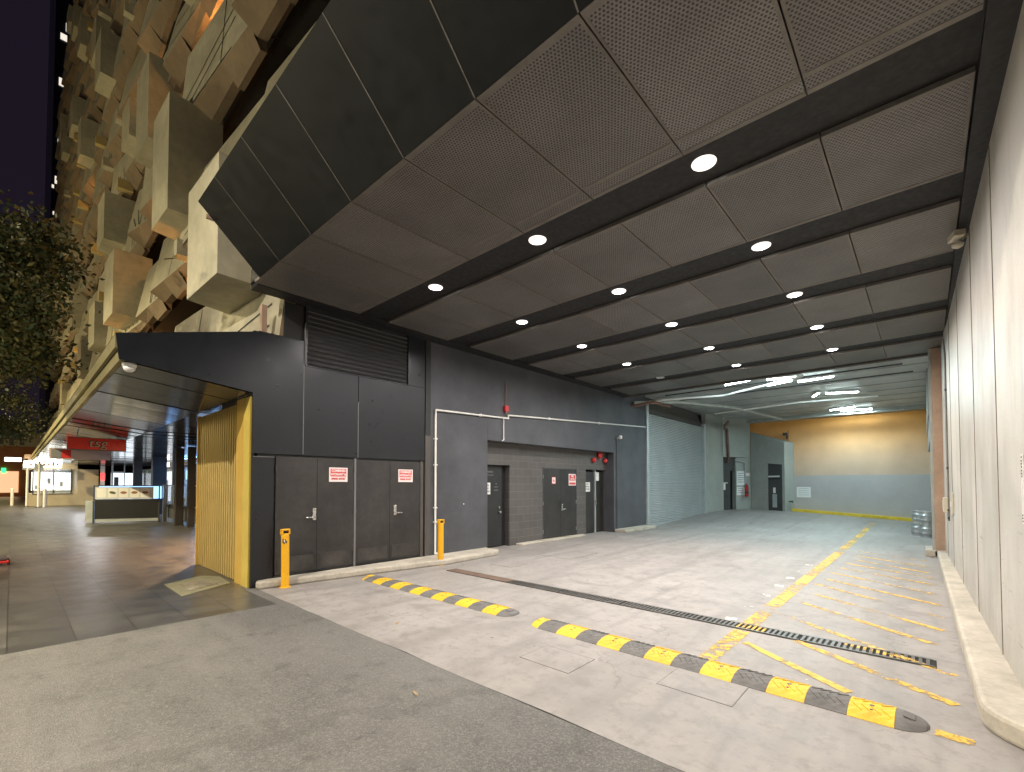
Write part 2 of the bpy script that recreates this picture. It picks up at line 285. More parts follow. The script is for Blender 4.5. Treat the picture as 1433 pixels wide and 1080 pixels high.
# ================================================================ SETTING: ground
def fz(x,y):                                   # the loading dock floor rises gently towards its far left corner
    a=max(0,min(1,(y-16)/8.5)); a=a*a*(3-2*a); return .30*a*max(0,min(1,-x/5.2))
bm=new(); box(bm,-400,400,-400,400,-.5,-.03); struct('ground',bm,M['road'])
bm=new(); quad(bm,(-6.42,-60,0),(60,-60,0),(60,2.545,0),(-6.42,2.545,0)); quad(bm,(-7.83,2.40,0),(-6.42,2.40,0),(-6.42,2.545,0),(-7.83,2.545,0)); struct('footpath_asphalt',bm,M['asph'])
bm=new(); quad(bm,(-90,-60,0),(-6.42,-60,0),(-6.42,2.40,0),(-90,2.40,0)); quad(bm,(-90,2.40,0),(-7.83,2.40,0),(-7.83,14,0),(-90,14,0)); struct('paved_footpath',bm,M['pave'])
bm=new(); nx,ny=24,60; vs={}
for i in range(nx+1):
    for j in range(ny+1):
        x=-9.2+10.2*i/nx; y=2.545+(33-2.545)*j/ny
        if j==0: y+=R.uniform(-.012,.012)
        vs[i,j]=bm.verts.new((x,y,.002+fz(x,y)))
for i in range(nx):
    for j in range(ny):
        if vs[i+1,j+1].co.x<-7.7 and vs[i,j].co.y<2.6: continue
        bm.faces.new((vs[i,j],vs[i+1,j],vs[i+1,j+1],vs[i,j+1]))
struct('driveway',bm,M['conc'],smooth=True)
# ---- painted markings
def strip(bm,a,b,w,z=.006):
    a=Vector((*a,0)); b=Vector((*b,0)); d=(b-a).normalized(); n=Vector((-d.y,d.x,0))*w/2
    L=(b-a).length; k=max(1,int(L/.5))
    for i in range(k):
        p=a+d*L*i/k; q=a+d*L*(i+1)/k
        pz=z+fz(p.x,p.y); qz=z+fz(q.x,q.y)
        quad(bm,(p-n)+Vector((0,0,pz)),(q-n)+Vector((0,0,qz)),(q+n)+Vector((0,0,qz)),(p+n)+Vector((0,0,pz)))
bm=new(); strip(bm,(-1.50,4.28),(-1.50,5.38),.16); strip(bm,(.02,4.03),(.20,4.01),.10)
strip(bm,(-1.38,5.0),(-.46,4.34),.085); strip(bm,(-1.0,5.40),(.14,4.61),.085); struct('painted_line',bm,M['ypaint'])
bm=new(); strip(bm,(-1.50,5.68),(-1.52,22.3),.17)
for a,b in [((-1.40,6.42),(.16,5.30)),((-1.25,7.18),(.05,6.2)),((-1.2,7.85),(.12,6.84)),((-1.32,8.66),(.14,7.5)),((-1.25,9.22),(.13,8.23)),((-1.3,9.98),(.08,9.0)),((-1.22,10.62),(.06,9.84)),((-1.2,11.3),(.06,10.5)),((-1.1,11.94),(.02,11.07)),((-1.2,12.7),(0,11.85)),((-1.2,13.5),(0,12.7))]: strip(bm,a,b,.08)
struct('worn_painted_line',bm,M['yworn'])
bm=new()
for y in (5.72,6.5,7.3,8.1,8.9,9.7,10.6): strip(bm,(-1.78,y),(-1.66,y+.02),.16,.007)
struct('white_painted_dashes',bm,M['wworn'])
# ---- kerbs
def kerb(name,pts,z0,z1,label,bev=.03):
    bm=new(); prism(bm,pts,z0,z1); o=obj(name,bm,M['kerb'],bevel=bev); return tag(o,label,'kerb',kind='structure')
kerb('kerb',[(-7.64,2.56),(-7.56,2.52),(-7.46,2.56),(-7.08,5.55),(-7.0,5.75),(-7.08,7.25),(-7.18,7.46),(-7.66,7.52),(-7.66,2.7)],0,.115,'long raised concrete kerb under the steel hydrant doors')
kerb('kerb',[(XB,8.9),(-7.72,8.92),(-7.70,11.75),(-7.80,11.95),(XB,11.98)],0,.05,'low concrete step under the block wall double door',.015)
kerb('kerb',[(XW,13.5),(-7.25,13.52),(-7.20,15.7),(-7.3,15.8),(XW,15.8)],0,.10,'short concrete kerb beside the roller shutter',.02)
rk=[]
for i in range(9):
    t=math.pi/2*i/8; rk.append((.245+.55*(1-math.cos(t)),4.42-.45*math.sin(t)))
bm=new(); prism(bm,[(.17,13.55)]+rk+[(2.5,3.97),(2.5,13.55)],0,.15); k=obj('kerb',bm,M['kerb'],bevel=.03); tag(k,'wide rounded concrete kerb along the pale panel wall','kerb',kind='structure')
bm=new(); box(bm,-.02,.6,13.56,14.4,0,.15); tag(obj('kerb',bm,M['kerb'],bevel=.02),'short concrete block step behind the brown pillar','kerb',kind='structure')
# ---- pit lids / patches
def lid(name,pts,z,m,label,cat):
    bm=new(); prism(bm,pts,-.01,z); return tag(obj(name,bm,m,bevel=.004),label,cat)
t=thing('pit_cover',(-8.75,2.0,0),'pale olive rectangular pit lid in the dark paving','pit lid')
bm=new(); prism(bm,[(-9.35,2.25),(-8.95,1.66),(-7.85,1.66),(-8.30,2.40),(-9.05,2.45)],-.01,.006); obj('frame',bm,M['cover'],t)
bm=new(); prism(bm,[(-9.0,2.16),(-8.78,1.82),(-8.14,1.82),(-8.42,2.26)],.006,.012); obj('lid',bm,M['kerbside'],t)
def slab(name,x0,x1,y0,y1,label):
    t=thing(name,((x0+x1)/2,(y0+y1)/2,0),label,'access cover')
    bm=new(); w=.008
    box(bm,x0,x1,y0,y0+w,0,.005);box(bm,x0,x1,y1-w,y1,0,.005);box(bm,x0,x0+w,y0+w,y1-w,0,.005);box(bm,x1-w,x1,y0+w,y1-w,0,.005); obj('frame',bm,M['coverframe'],t)
    bm=new(); box(bm,x0+w,x1-w,y0+w,y1-w,0,.0045); obj('lid',bm,M['conc'],t)
slab('access_cover',-1.62,-1.05,3.50,3.93,'concrete access cover in front of the speed hump near the yellow line')
slab('access_cover',-2.80,-2.25,3.18,3.6,'concrete access cover nearer the gap between the two speed humps')
slab('access_cover',-6.45,-5.9,6.45,6.95,'concrete access cover behind the closed end of the floor drain')
slab('access_cover',-6.5,-5.6,8.0,9.1,'large faint access cover in front of the open black door')
# ================================================================ floor drain
t=thing('floor_drain',(-3.2,5.53,0),'long steel slotted drain grate crossing the concrete driveway','floor drain')
bm=new(); box(bm,-6.55,.05,5.41,5.65,.0,.0045); obj('channel',bm,M['pit'],t)  # flat dark sheet on the floor, stands in for the channel's shaded depth
bm=new(); box(bm,-6.55,-5.05,5.42,5.64,.005,.012); obj('cover_plate',bm,M['rust'],t)
for k in range(5):
    x0=-5.03+k*1.015; bm=new(); bmY=new()
    box(bm,x0,x0+1.0,5.42,5.445,.005,.014); box(bm,x0,x0+1.0,5.615,5.64,.005,.014)
    for i in range(20):
        xc=x0+.05*i+.0125
        onl=(-1.58<xc<-1.30) or (-.62<xc<-.1)
        yy=(5.4455,5.6145)
        if -.62<xc<-.1: yc=5.46+(-.1-xc)*.28; box(bmY,xc-.0125,xc+.0125,max(5.4455,yc-.04),min(5.6145,yc+.05),.0095,.0145)
        elif onl: box(bmY,xc-.0125,xc+.0125,*yy,.0095,.0145)
        box(bm,xc-.0125,xc+.0125,*yy,.005,.013)
    obj('grate',bm,M['iron'],t)
    if len(bmY.verts): obj('painted_bar',bmY,M['ypaint'],t)
    else: bmY.free()
# ================================================================ speed humps
def seg_bm(L,w=.175,h=.041,end=0):
    bm=new(); n=10; cols=[]; m=10 if end else 6
    for i in range(m+1):
        u=i/m; x=L*u; ww=w; hh=h
        if end: k=math.sqrt(max(0,1-(u*.985)**2)); ww=w*max(.05,k); hh=h*max(.12,k)
        col=[]
        for j in range(n+1):
            a=-1+2*j/n; z=hh*(1-abs(a)**2.4)+.004
            if not end and 0<j<n and i%2==(0 if j%2 else 1) : z+=.0035
            if end and j%3==1 and 0<j<n: z-=.002
            col.append(bm.verts.new((x if end!=-1 else -x,a*ww,z)))
        cols.append(col)
    for A,B in zip(cols,cols[1:]):
        for j in range(n): bm.faces.new((A[j],B[j],B[j+1],A[j+1]))
    edge=[c[0] for c in cols]+[cols[-1][j] for j in range(1,n)]+[c[n] for c in reversed(cols)]+[cols[0][j] for j in range(n-1,0,-1)]
    low=[bm.verts.new((v.co.x,v.co.y,0)) for v in edge]
    for i in range(len(edge)): bm.faces.new((edge[i],edge[(i+1)%len(edge)],low[(i+1)%len(edge)],low[i]))
    return bm
def chev(bm,L,s):
    if 1:
        for k in range(4):
            x=L*(.18+.21*k); y=s*.07
            z=0.041*(1-abs(.07/.175)**2.4)+.008
            obox(bm,(x,y,z),(.028,s*.034,-.006),(-.0035,.004,0),(0,0,.0025))
proto={}
def hump(x0,rot,label):
    t=thing('speed_hump',(x0,4.12,.002),label,'speed hump','rubber speed humps across the driveway'); t.rotation_euler=(0,0,rot)
    L=.2505
    def piece(key,off):
        if key in proto: o=proto[key].copy(); C.objects.link(o); kids=list(proto[key].children)
        else:
            if key=='ey': o=obj('end_cap',seg_bm(.17,end=-1),M['ruby'],t,local=True,smooth=False)
            elif key=='eg': o=obj('end_cap',seg_bm(.17,end=1),M['rubg'],t,local=True,smooth=False)
            else:
                o=obj('rubber_segment',seg_bm(L),M['ruby' if key=='y' else 'rubg'],t,local=True)
            proto[key]=o; kids=[]
            if key in 'yg':
                for sd in (-1,1):
                    bm=new(); chev(bm,L,sd); obj('raised_ridges',bm,M['ruby' if key=='y' else 'rubg'],o,local=True)
            bm=new()
            if key in 'yg': obox(bm,(L/2,0,.0455),(.05,0,0),(0,.004,0),(0,0,.002))
            else: obox(bm,((-.07 if key=='ey' else .07),0,.045),(.03,0,-.006),(0,.05,0),(0,0,.003))
            r=obj('raised_rib',bm,M['ruby' if key[-1]=='y' else 'rubg'],o,local=True)
            if key in 'yg':
                for yy,rr in ((-.065,.009),(0,.016),(.065,.009)):
                    bm=new(); lathe(bm,(L/2,yy,0.041*(1-abs(yy/.175)**2.4)+.003),[(rr,0),(rr,.004),(rr*.6,.006)],10); obj('bolt',bm,M['iron'],o,local=True)
        o.parent=t; o.location=(off,0,0); WL[o]=WL[t]
        for k in kids: c=k.copy(); C.objects.link(c); c.parent=o
    piece('ey',.17)
    for i in range(12): piece('gy'[i%2],.172+i*(L+.0015))
    piece('eg',.172+12*(L+.0015))
hump(-3.37,-.012,'yellow and grey rubber speed hump nearer the kerbed pale wall')
hump(-7.08,.012,'yellow and grey rubber speed hump beside the yellow bollards')
# ================================================================ bollards
def bollard(x,y,label,lean=(0,0),sticker=False):
    t=thing('bollard',(x,y,0),label,'bollard','yellow steel bollards beside the kerb'); t.rotation_euler=(lean[0],lean[1],0)
    bm=new(); lathe(bm,(0,0,0),[(.058,0),(.058,.80),(.052,.83)],28); obj('post',bm,M['boll'],t,local=True,smooth=False)
    bm=new()
    for s in (-1,1): obox(bm,(0,s*.052,.845),(.045,0,0),(0,.010,0),(0,0,.03))
    obox(bm,(0,0,.887),(.045,0,0),(0,.062,0),(0,0,.012)); obj('handle',bm,M['boll'],t,local=True,bevel=.006)
    bm=new(); obox(bm,(0,0,.842),(.02,0,0),(0,.042,0),(0,0,.013)); obj('slot',bm,M['pit'],t,local=True)
    bm=new(); lathe(bm,(0,0,0),[(.085,0),(.085,.008),(.06,.012)],24); obj('base_ring',bm,M['boll'],t,local=True)
    if sticker:
        bm=new()
        for i in range(4):
            a=-.9+.28*i; obox(bm,(.059*math.cos(a),.059*math.sin(a),.72-.02*(i%2)),(.002*math.cos(a),.002*math.sin(a),0),(-.009*math.sin(a),.009*math.cos(a),0),(0,0,.035-.006*i))
        obj('sticker',bm,M['ink'],t,local=True)
        bm=new(); a=-.55; obox(bm,(.062*math.cos(a),.062*math.sin(a),.715),(.002*math.cos(a),.002*math.sin(a),0),(-.008*math.sin(a),.008*math.cos(a),0),(0,0,.016)); obj('sticker_mark',bm,M['white'],t,local=True)
bollard(-7.36,2.88,'leaning yellow bollard with a torn black sticker near the building corner',(.0,-.03),True)
bollard(-7.10,5.72,'upright clean yellow bollard at the kerb step before the grey wall')
# ================================================================ left building (black corner, service doors)
B=thing('service_building',(XW,9,0),'black panelled building side with recessed block wall along the driveway','building')
def P(name,m,*boxes,par=None,bevel=0,label=None):
    bm=new()
    for b in boxes: box(bm,*b)
    return obj(name,bm,m,par or B,bevel=bevel,label=label)
# corner cladding: front face Y 2.48, side face X=XW ; panels with 12 mm joints
P('corner_core',M['blackmat'],(-9.5,XW-.03,2.56,5.72,.0,4.0),(-9.5,XW-.03,3.3,5.72,4.0,4.62))
P('base_rail',M['blackmat'],(XW-.04,XW-.005,2.82,5.70,.115,.14))
zt=2.07; j=.006
ys=[2.48,3.25,4.24,5.74]
P('cladding_panel',M['black'],(XW-.03,XW,ys[0],2.80-j,.0,2.02-j))
P('cladding_panel',M['black'],(XW-.03,XW,ys[0],ys[1]-j,zt+j,3.98))
P('cladding_panel',M['black'],(XW-.03,XW,ys[1]+j,ys[2]-j,zt+j,3.58))
P('cladding_panel',M['black'],(XW-.03,XW,ys[2]+j,ys[3],zt+j,3.58))
P('cladding_panel',M['black'],(XW-.03,XW,5.34,ys[3],3.586,4.59))
P('cladding_panel',M['blackmat'],(XW-.10,XW-.06,2.95,3.27,3.985,4.59))
P('joint_trim',M['seam'],(XW-.02,XW+.004,ys[1]-.006,ys[1]+.006,2.09,3.60),(XW-.02,XW+.004,ys[2]-.006,ys[2]+.006,2.07,3.1),(XW-.02,XW+.004,2.5,2.80,2.02,2.03),(XW-.02,XW+.004,3.262,3.275,3.6,4.3))
P('front_cladding',M['black'],(-8.4,XW-.03,2.48,2.52,2.99,3.98))
P('front_cladding',M['black'],(-7.70,XW-.03,2.48,2.52,0,2.985))
# louvre
L=P('louvre',M['pit'],(XW-.16,XW-.14,3.29,5.33,3.59,4.6))
bm=new()
for i in range(12):
    z=3.64+i*.081; obox(bm,(XW-.045,4.31,z),(.038,0,-.020),(0,1.005,0),(.004,0,.009))
obj('louvre_blades',bm,M['black'],L)
bm=new(); box(bm,XW-.12,XW+.012,3.275,3.30,3.575,4.6); box(bm,XW-.12,XW+.012,5.315,5.34,3.575,4.6); box(bm,XW-.12,XW+.012,3.30,5.315,3.575,3.592); obj('louvre_frame',bm,M['black'],L)
# hydrant cupboard doors
def handle(par,y,z,d,x=XW):
    bm=new(); box(bm,x+.0,x+.014,y-.03,y+.03,z-.09,z+.11); h=obj('handle',bm,M['steel'],par,bevel=.004)
    bm=new(); tube(bm,[(x+.014,y,z-.04),(x+.055,y,z-.04),(x+.055,y+.14*d,z-.04)],.011,8); obj('lever',bm,M['steel'],h,smooth=True)
def firesign(par,y,z):
    bm=new(); box(bm,XW,XW+.006,y-.17,y+.17,z-.125,z+.125); s=obj('sign_board',bm,M['signwhite'],par,bevel=.003)
    bm=new(); box(bm,XW+.006,XW+.008,y-.145,y+.145,z-.03,z+.105); obj('red_field',bm,M['signred'],s)
    text('lettering','COMBINED',.058,M['signwhite'],s,(XW+.0095,y,z+.07),sx=.86,bold=.0022)
    text('lettering','HYDRANT &',.058,M['signwhite'],s,(XW+.0095,y,z+.006),sx=.84,bold=.0022)
    text('lettering','SPRINK. BOOST',.046,M['signred'],s,(XW+.008,y,z-.07),sx=.80,bold=.0018)
for (a,b,hy,hd,sy) in ((2.83,4.165,3.45,-1,3.87),(4.215,5.62,5.03,1,5.27)):
    D=P('steel_door',M['doork'],(XW-.035,XW-.004,a,b,.15,zt-.03))
    handle(D,hy,1.08,hd,XW-.004); firesign(D,sy,1.76)
    for (ya_,yb_) in ((a+.04,(a+b)/2-.05),((a+b)/2+.05,b-.04)):
        bm=new(); box(bm,XW-.004,XW-.0005,ya_,yb_,.19,.42); obj('kick_plate',bm,M['doork2'],D)
    for z_ in (.35,1.1,1.85):
        for yy in (a+.004,b-.004): bm=new(); box(bm,XW-.004,XW+.006,yy-.01,yy+.01,z_-.05,z_+.05); obj('hinge',bm,M['doork2'],D)
    bm=new(); box(bm,XW-.004,XW-.0015,(a+b)/2-.003,(a+b)/2+.003,.16,zt-.04); obj('leaf_joint',bm,M['pit'],D)
P('door_mullion',M['seam'],(XW-.03,XW+.004,4.172,4.208,.12,zt-.01))
P('door_jamb',M['pier'],(XW-.03,XW+.004,5.63,5.70,.12,zt-.01))
# pier and grey wall
P('pier',M['pier'],(-9.5,XW+.02,5.742,5.87,.08,2.6)); P('pier',M['blackmat'],(-9.5,XW+.02,5.742,5.87,2.6,4.6))
P('wall',M['grey'],(-9.5,XW,5.872,7.56,.0,4.6),label='smooth grey rendered wall between the pier and the recess')
bm=new(); lathe(bm,(XW,6.81,1.15),[(.015,0),(.012,.012)],10,'x'); obj('wall_plug',bm,M['whitepipe'],B)
# recess: block wall with openings
d2=(7.68,8.66); dd=(10.02,11.72); d4=(12.22,13.86); zdoor=2.05
P('block_wall',M['block'],(XB-.2,XB,7.56,d2[0],0,2.75),(XB-.2,XB,*d2,2.08,2.75),(XB-.2,XB,d2[1],dd[0],0,2.75),(XB-.2,XB,*dd,2.06,2.75),(XB-.2,XB,dd[1],d4[0],0,2.75),(XB-.2,XB,*d4,2.06,2.75),(XB-.2,XB,d4[1],14.0,0,2.75),label='recessed grey concrete block wall')
P('wall_above_recess',M['grey'],(-9.5,XW,7.562,13.45,2.64,4.60),label='rendered wall over the recess')
P('wall',M['grey'],(-9.5,XW,13.452,15.78,0,4.90),label='rendered wall beside the roller shutter')
P('room_behind',M['blackmat'],(-9.6,-9.5,5.7,16,0,4.6))
# open black door: leaf set back in its opening
D=P('open_door',M['blackmat'],(XB-.16,XB-.11,d2[0],d2[1]-.18,.03,2.07))
bm=new(); box(bm,XB-.19,XB-.17,*d2,0,2.08); obj('dark_opening',bm,M['pit'],B)
bm=new(); box(bm,XB-.11,XB-.105,7.72,8.06,1.34,1.63); s=obj('notice',bm,M['white'],D)
for i,tx in enumerate(('CUSTOMER','NO ENTRY','AUTHORISED')): text('lettering',tx,.06,M['ink'],s,(XB-.104,7.89,1.56-.075*i),sx=.8,bold=.001)
text('lettering','AUTHORISED',.06,M['fade'],D,(XB-.109,8.0,1.90),sx=.9); text('lettering','PERSONNEL ONLY',.055,M['fade'],D,(XB-.109,8.0,1.82),sx=.75)
for i,tx in enumerate(('THIS','DOOR IS','ALARMED')): text('lettering',tx,.05,M['fade'],D,(XB-.109,8.27,1.60-.08*i),sx=.7)
bm=new(); lathe(bm,(XB-.11,8.38,1.0),[(.028,0),(.028,.02)],14,'x'); h=obj('handle',bm,M['steel'],D); bm=new(); lathe(bm,(XB-.11,8.38,.88),[(.022,0),(.03,.03),(.035,.055),(.02,.07)],16,'x'); obj('knob',bm,M['steel'],h,smooth=True)
# double cupboard door
for k,(a,b) in enumerate(((dd[0]+.03,(dd[0]+dd[1])/2-.004),((dd[0]+dd[1])/2+.004,dd[1]-.03))):
    D=P('cupboard_door',M['doork'],(XB-.04,XB-.006,a,b,.06,2.03))
    if k==0:
        bm=new(); box(bm,XB-.006,XB,10.46,10.64,1.60,1.80); s=obj('sign_board',bm,M['signred'],D,bevel=.002); bm=new(); box(bm,XB,XB+.002,10.475,10.625,1.615,1.785); obj('white_field',bm,M['signwhite'],s); text('lettering','6',.15,M['signred'],s,(XB+.003,10.55,1.70),bold=.003)
    else:
        bm=new(); box(bm,XB-.006,XB,11.30,11.68,1.55,1.90); s=obj('sign_board',bm,M['signwhite'],D,bevel=.003)
        bm=new(); box(bm,XB,XB+.002,11.33,11.65,1.70,1.87); box(bm,XB,XB+.002,11.33,11.65,1.58,1.64); obj('red_field',bm,M['signred'],s)
        text('lettering','FIRE',.085,M['signwhite'],s,(XB+.0035,11.49,1.825),sx=.85,bold=.003); text('lettering','HOSE REEL',.066,M['signwhite'],s,(XB+.0035,11.49,1.745),sx=.72,bold=.002)
    bm=new()
    for z in (.25,1.05,1.8):
        yh=a-.0 if k==0 else b; box(bm,XB-.006,XB+.004,yh-.012,yh+.012,z-.05,z+.05)
    obj('hinge',bm,M['steel'],D)
    if k==1: handle(D,10.96,.9,1,XB-.006)
P('door_frame',M['grey'],(XB-.05,XB+.006,dd[0],dd[0]+.028,.05,2.06),(XB-.05,XB+.006,dd[1]-.028,dd[1],.05,2.06),(XB-.05,XB+.006,dd[0]+.028,dd[1]-.028,2.032,2.06))
# paired door with pale mullion
D=P('paired_door',M['doork'],(XB-.14,XB-.10,d4[0]+.03,12.86,.02,1.99)); 
bm=new(); box(bm,XB-.10,XB-.095,12.30,12.62,1.35,1.65); s=obj('notice',bm,M['white'],D)
for i,tx in enumerate(('NOTICE','KEEP CLEAR','AT ALL TIMES')): text('lettering',tx,.05,M['ink'],s,(XB-.094,12.46,1.59-.08*i),sx=.72,bold=.001)
D2=P('paired_door',M['doork'],(XB-.14,XB-.10,12.93,d4[1]-.32,.02,1.99))
bm=new(); box(bm,XB-.095,XB-.05,12.93,13.10,1.70,1.98); obj('door_closer',bm,M['white'],D2,bevel=.01)
P('mullion',M['galv'],(XB-.14,XB-.06,12.868,12.922,.0,2.05)); P('dark_opening',M['pit'],(XB-.19,XB-.17,*d4,0,2.06))
bm=new(); box(bm,XB-.06,XB-.03,12.86,12.92,.92,1.08); obj('lock',bm,M['steel'],D2,bevel=.005)
# bell / strobes
def alarm(y,z,r,label,m='red'):
    t=thing('alarm_bell',(XB,y,z),label,'fire alarm','red fire alarm fittings above the paired door')
    bm=new(); lathe(bm,(XB,y,z),[(r*.6,0),(r*.6,.04)],20,'x'); obj('base',bm,M['red'],t)
    bm=new(); lathe(bm,(XB,y,z),[(r,.04),(r*1.02,.06),(r*.85,.10),(r*.5,.125),(.01,.13)],24,'x'); obj('dome',bm,M[m],t,smooth=True)
alarm(12.62,2.37,.085,'low red alarm bell left of the three over the doors'); alarm(12.98,2.55,.12,'large red alarm bell topmost of the three over the doors'); alarm(13.32,2.37,.08,'small red alarm bell right of the three over the doors')
t=thing('pipe_fitting',(XW,8.15,3.43),'small red valve box above the white pipe on the grey wall','valve')
bm=new(); box(bm,XW,XW+.09,8.09,8.21,3.38,3.52); obj('body',bm,M['red'],t,bevel=.01); bm=new(); tube(bm,[(XW+.04,8.15,3.52),(XW+.04,8.15,4.1)],.012); tube(bm,[(XW+.045,8.15,3.38),(XW+.045,8.15,3.32)],.025); obj('stem',bm,M['rustpipe'],t)
# white pipe
t=thing('white_pipe',(XW,5.97,.1),'thin white pipe bent up and along the grey wall','pipe')
bm=new(); tube(bm,[(XW+.035,6.15,.14),(XW+.035,5.99,.14),(XW+.035,5.99,3.16),(XW+.035,8.25,3.22),(XW+.035,8.25,3.30),(XW+.035,15.72,3.70)],.021,8); obj('pipe',bm,M['whitepipe'],t)
bm=new(); tube(bm,[(XW+.035,8.08,3.21),(XW+.035,8.08,2.68),(XW+.035,8.03,2.65)],.014,8); obj('branch_pipe',bm,M['whitepipe'],t)
for p in ((5.99,1.1),(5.99,2.0),(5.99,2.55),(5.99,.8)): bm=new(); box(bm,XW,XW+.062,p[0]-.035,p[0]+.035,p[1]-.012,p[1]+.012); obj('clip',bm,M['whitepipe'],t)
for y in (7.3,9.9,12.5): z=3.16+(y-5.99)*.027 if y<8.2 else 3.30+(y-8.25)*.0535; bm=new(); box(bm,XW,XW+.062,y-.012,y+.012,z-.035,z+.035); obj('clip',bm,M['whitepipe'],t)
t=thing('security_camera',(XW,13.68,3.14),'small white camera on its conduit right of the paired door','camera')
bm=new(); tube(bm,[(XW+.02,13.62,.1),(XW+.02,13.62,3.1)],.012,8); obj('conduit',bm,M['grey'],t)
bm=new(); tube(bm,[(XW+.0,13.64,3.12),(XW+.14,13.64,3.16)],.02); lathe(bm,(XW+.14,13.66,3.16),[(.02,-.06),(.055,-.05),(.06,.03),(.03,.06)],14); obj('housing',bm,M['white'],t,smooth=True)
# ================================================================ roller shutter
t=thing('roller_shutter',(XW,18.9,0),'tall pale grey roller shutter with fine horizontal slats','roller shutter')
bm=new(); nz=62; y0,y1=15.98,21.72; prof=[]
for i in range(nz*4+1):
    z=.06+(4.26-.06)*i/(nz*4); prof.append((XW-.06+.016*math.sin(2*math.pi*i/4+.4),z))
for (xa,za),(xb,zb) in zip(prof,prof[1:]): quad(bm,(xa,y0,za+fz(XW,y0)),(xa,y1,za+fz(XW,y0)),(xb,y1,zb),(xb,y0,zb))
obj('curtain',bm,M['roll'],t)
bm=new(); box(bm,XW-.1,XW+.06,15.79,15.97,0,4.62); obj('guide_rail',bm,M['galv'],t,bevel=.006)
bm=new(); box(bm,XW-.1,XW+.06,21.73,21.9,0,4.4); obj('guide_rail',bm,M['galv'],t,bevel=.006)
bm=new(); box(bm,XW-.085,XW-.02,15.98,21.72,.0,.10); obj('bottom_bar',bm,M['galv'],t)
# duct above the shutter
t=thing('ceiling_duct',(XW-.2,19,4.3),'boxed sheet metal duct above the roller shutter with an angled end','duct')
bm=new()
poly=[(15.98,4.30),(20.8,4.30),(21.5,3.98),(21.85,3.98),(21.85,4.4),(21.2,4.86),(15.98,4.86)]
a=[bm.verts.new((XW-.55,y,z)) for y,z in poly]; b=[bm.verts.new((XW-.12,y,z)) for y,z in poly]
bm.faces.new(a[::-1]); bm.faces.new(b)
for i in range(7): bm.faces.new((a[i],a[(i+1)%7],b[(i+1)%7],b[i]))
obj('casing',bm,M['pier'],t)
bm=new(); box(bm,XW-.5,XW-.18,16,20.5,4.861,4.895); obj('packing',bm,M['blackmat'],t)
# ================================================================ green painted rear walls
G=thing('rear_service_block',(XW,24,0),'pale green rear building face with metal doors under the soffit','building')
def slabwall(par,name,m,a,b,z0,z1,th=.2,**k):                # vertical wall from a to b (plan), thickness to the left of travel
    a=Vector(a); b=Vector(b); d=(b-a).normalized(); n=Vector((-d.y,d.x))*th
    bm=new(); prism(bm,[tuple(a),tuple(b),tuple(b+n),tuple(a+n)],z0,z1); return obj(name,bm,m,par,**k)
gw=[(-7.65,21.92),(-7.42,23.75),(-6.98,25.5),(-6.30,25.9)]
slabwall(G,'wall',M['teal'],(-7.60,21.92),(-7.40,23.75),0,4.9)
slabwall(G,'wall_above_door',M['teal'],(-7.40,23.752),(-6.62,25.5),2.95,4.9)
slabwall(G,'wall',M['teal'],(-7.10,24.70),(-6.62,25.5),0,2.949,.25)
slabwall(G,'dark_recess',M['pit'],(-7.75,23.8),(-7.15,25.3),.1,2.94,.05)
D=slabwall(G,'grey_door',M['dgrey'],(-7.52,23.78),(-7.28,24.40),.15,2.25,.04)
def onwall(par,name,m,a,b,u0,u1,z0,z1,off,th=.01):
    a=Vector(a);b=Vector(b); d=(b-a).normalized(); n=Vector((d.y,-d.x)); p=a+d*u0+n*off; q=a+d*u1+n*off
    bm=new(); prism(bm,[tuple(p),tuple(q),tuple(q+n*th),tuple(p+n*th)],z0,z1); return obj(name,bm,m,par)
da,db=(-7.52,23.78),(-7.28,24.40)
onwall(D,'rail',M['pit'],da,db,0,.66,.98,1.0,.002); onwall(D,'notice',M['white'],da,db,.16,.30,1.30,1.62,.002); onwall(D,'shelf',M['box'],da,db,.02,.44,1.62,1.68,.002,.03)
onwall(D,'panel',M['pier'],da,db,.05,.26,1.85,2.02,.002); onwall(D,'panel',M['pier'],da,db,.34,.6,1.80,2.05,.002)
slabwall(G,'door_lintel',M['dgrey'],(-7.52,23.78),(-7.15,24.70),2.26,2.94,.04)
wa,wb=(-7.10,24.70),(-6.62,25.5)
n1=onwall(G,'notice_board',M['white'],wa,wb,.05,.55,1.52,2.25,.003); n2=onwall(G,'notice_board',M['white'],wa,wb,.05,.55,1.02,1.45,.003)
for i in range(5): onwall(n1,'printed_line',M['fade'],wa,wb,.12,.48-.04*(i%2),2.12-.11*i,2.15-.11*i,.013,.002)
for i in range(3): onwall(n2,'printed_line',M['fade'],wa,wb,.12,.46,1.36-.11*i,1.385-.11*i,.013,.002)
# lower stair housing in front of the orange wall
SH=thing('stair_housing',(-5.6,25,0),'low pale green block with sloping top before the orange wall','outbuilding')
sa,sb=(-6.60,25.5),(-4.98,24.95)
def slope_wall(par,name,m,a,b,z0a,z0b,z1a,z1b,th):
    a=Vector(a);b=Vector(b); d=(b-a).normalized(); n=Vector((-d.y,d.x))*th
    bm=new(); v=[bm.verts.new((p.x,p.y,z)) for p,z in ((a,z0a),(b,z0b),(b+n,z0b),(a+n,z0a),(a,z1a),(b,z1b),(b+n,z1b),(a+n,z1a))]
    for f in ((3,2,1,0),(4,5,6,7),(0,1,5,4),(1,2,6,5),(2,3,7,6),(3,0,4,7)): bm.faces.new([v[i] for i in f])
    return obj(name,bm,m,par)
mid=lambda u:(sa[0]+(sb[0]-sa[0])*u,sa[1]+(sb[1]-sa[1])*u)
slope_wall(SH,'upper_wall',M['teal'],sa,sb,2.72,2.52,4.25,3.62,1.4)
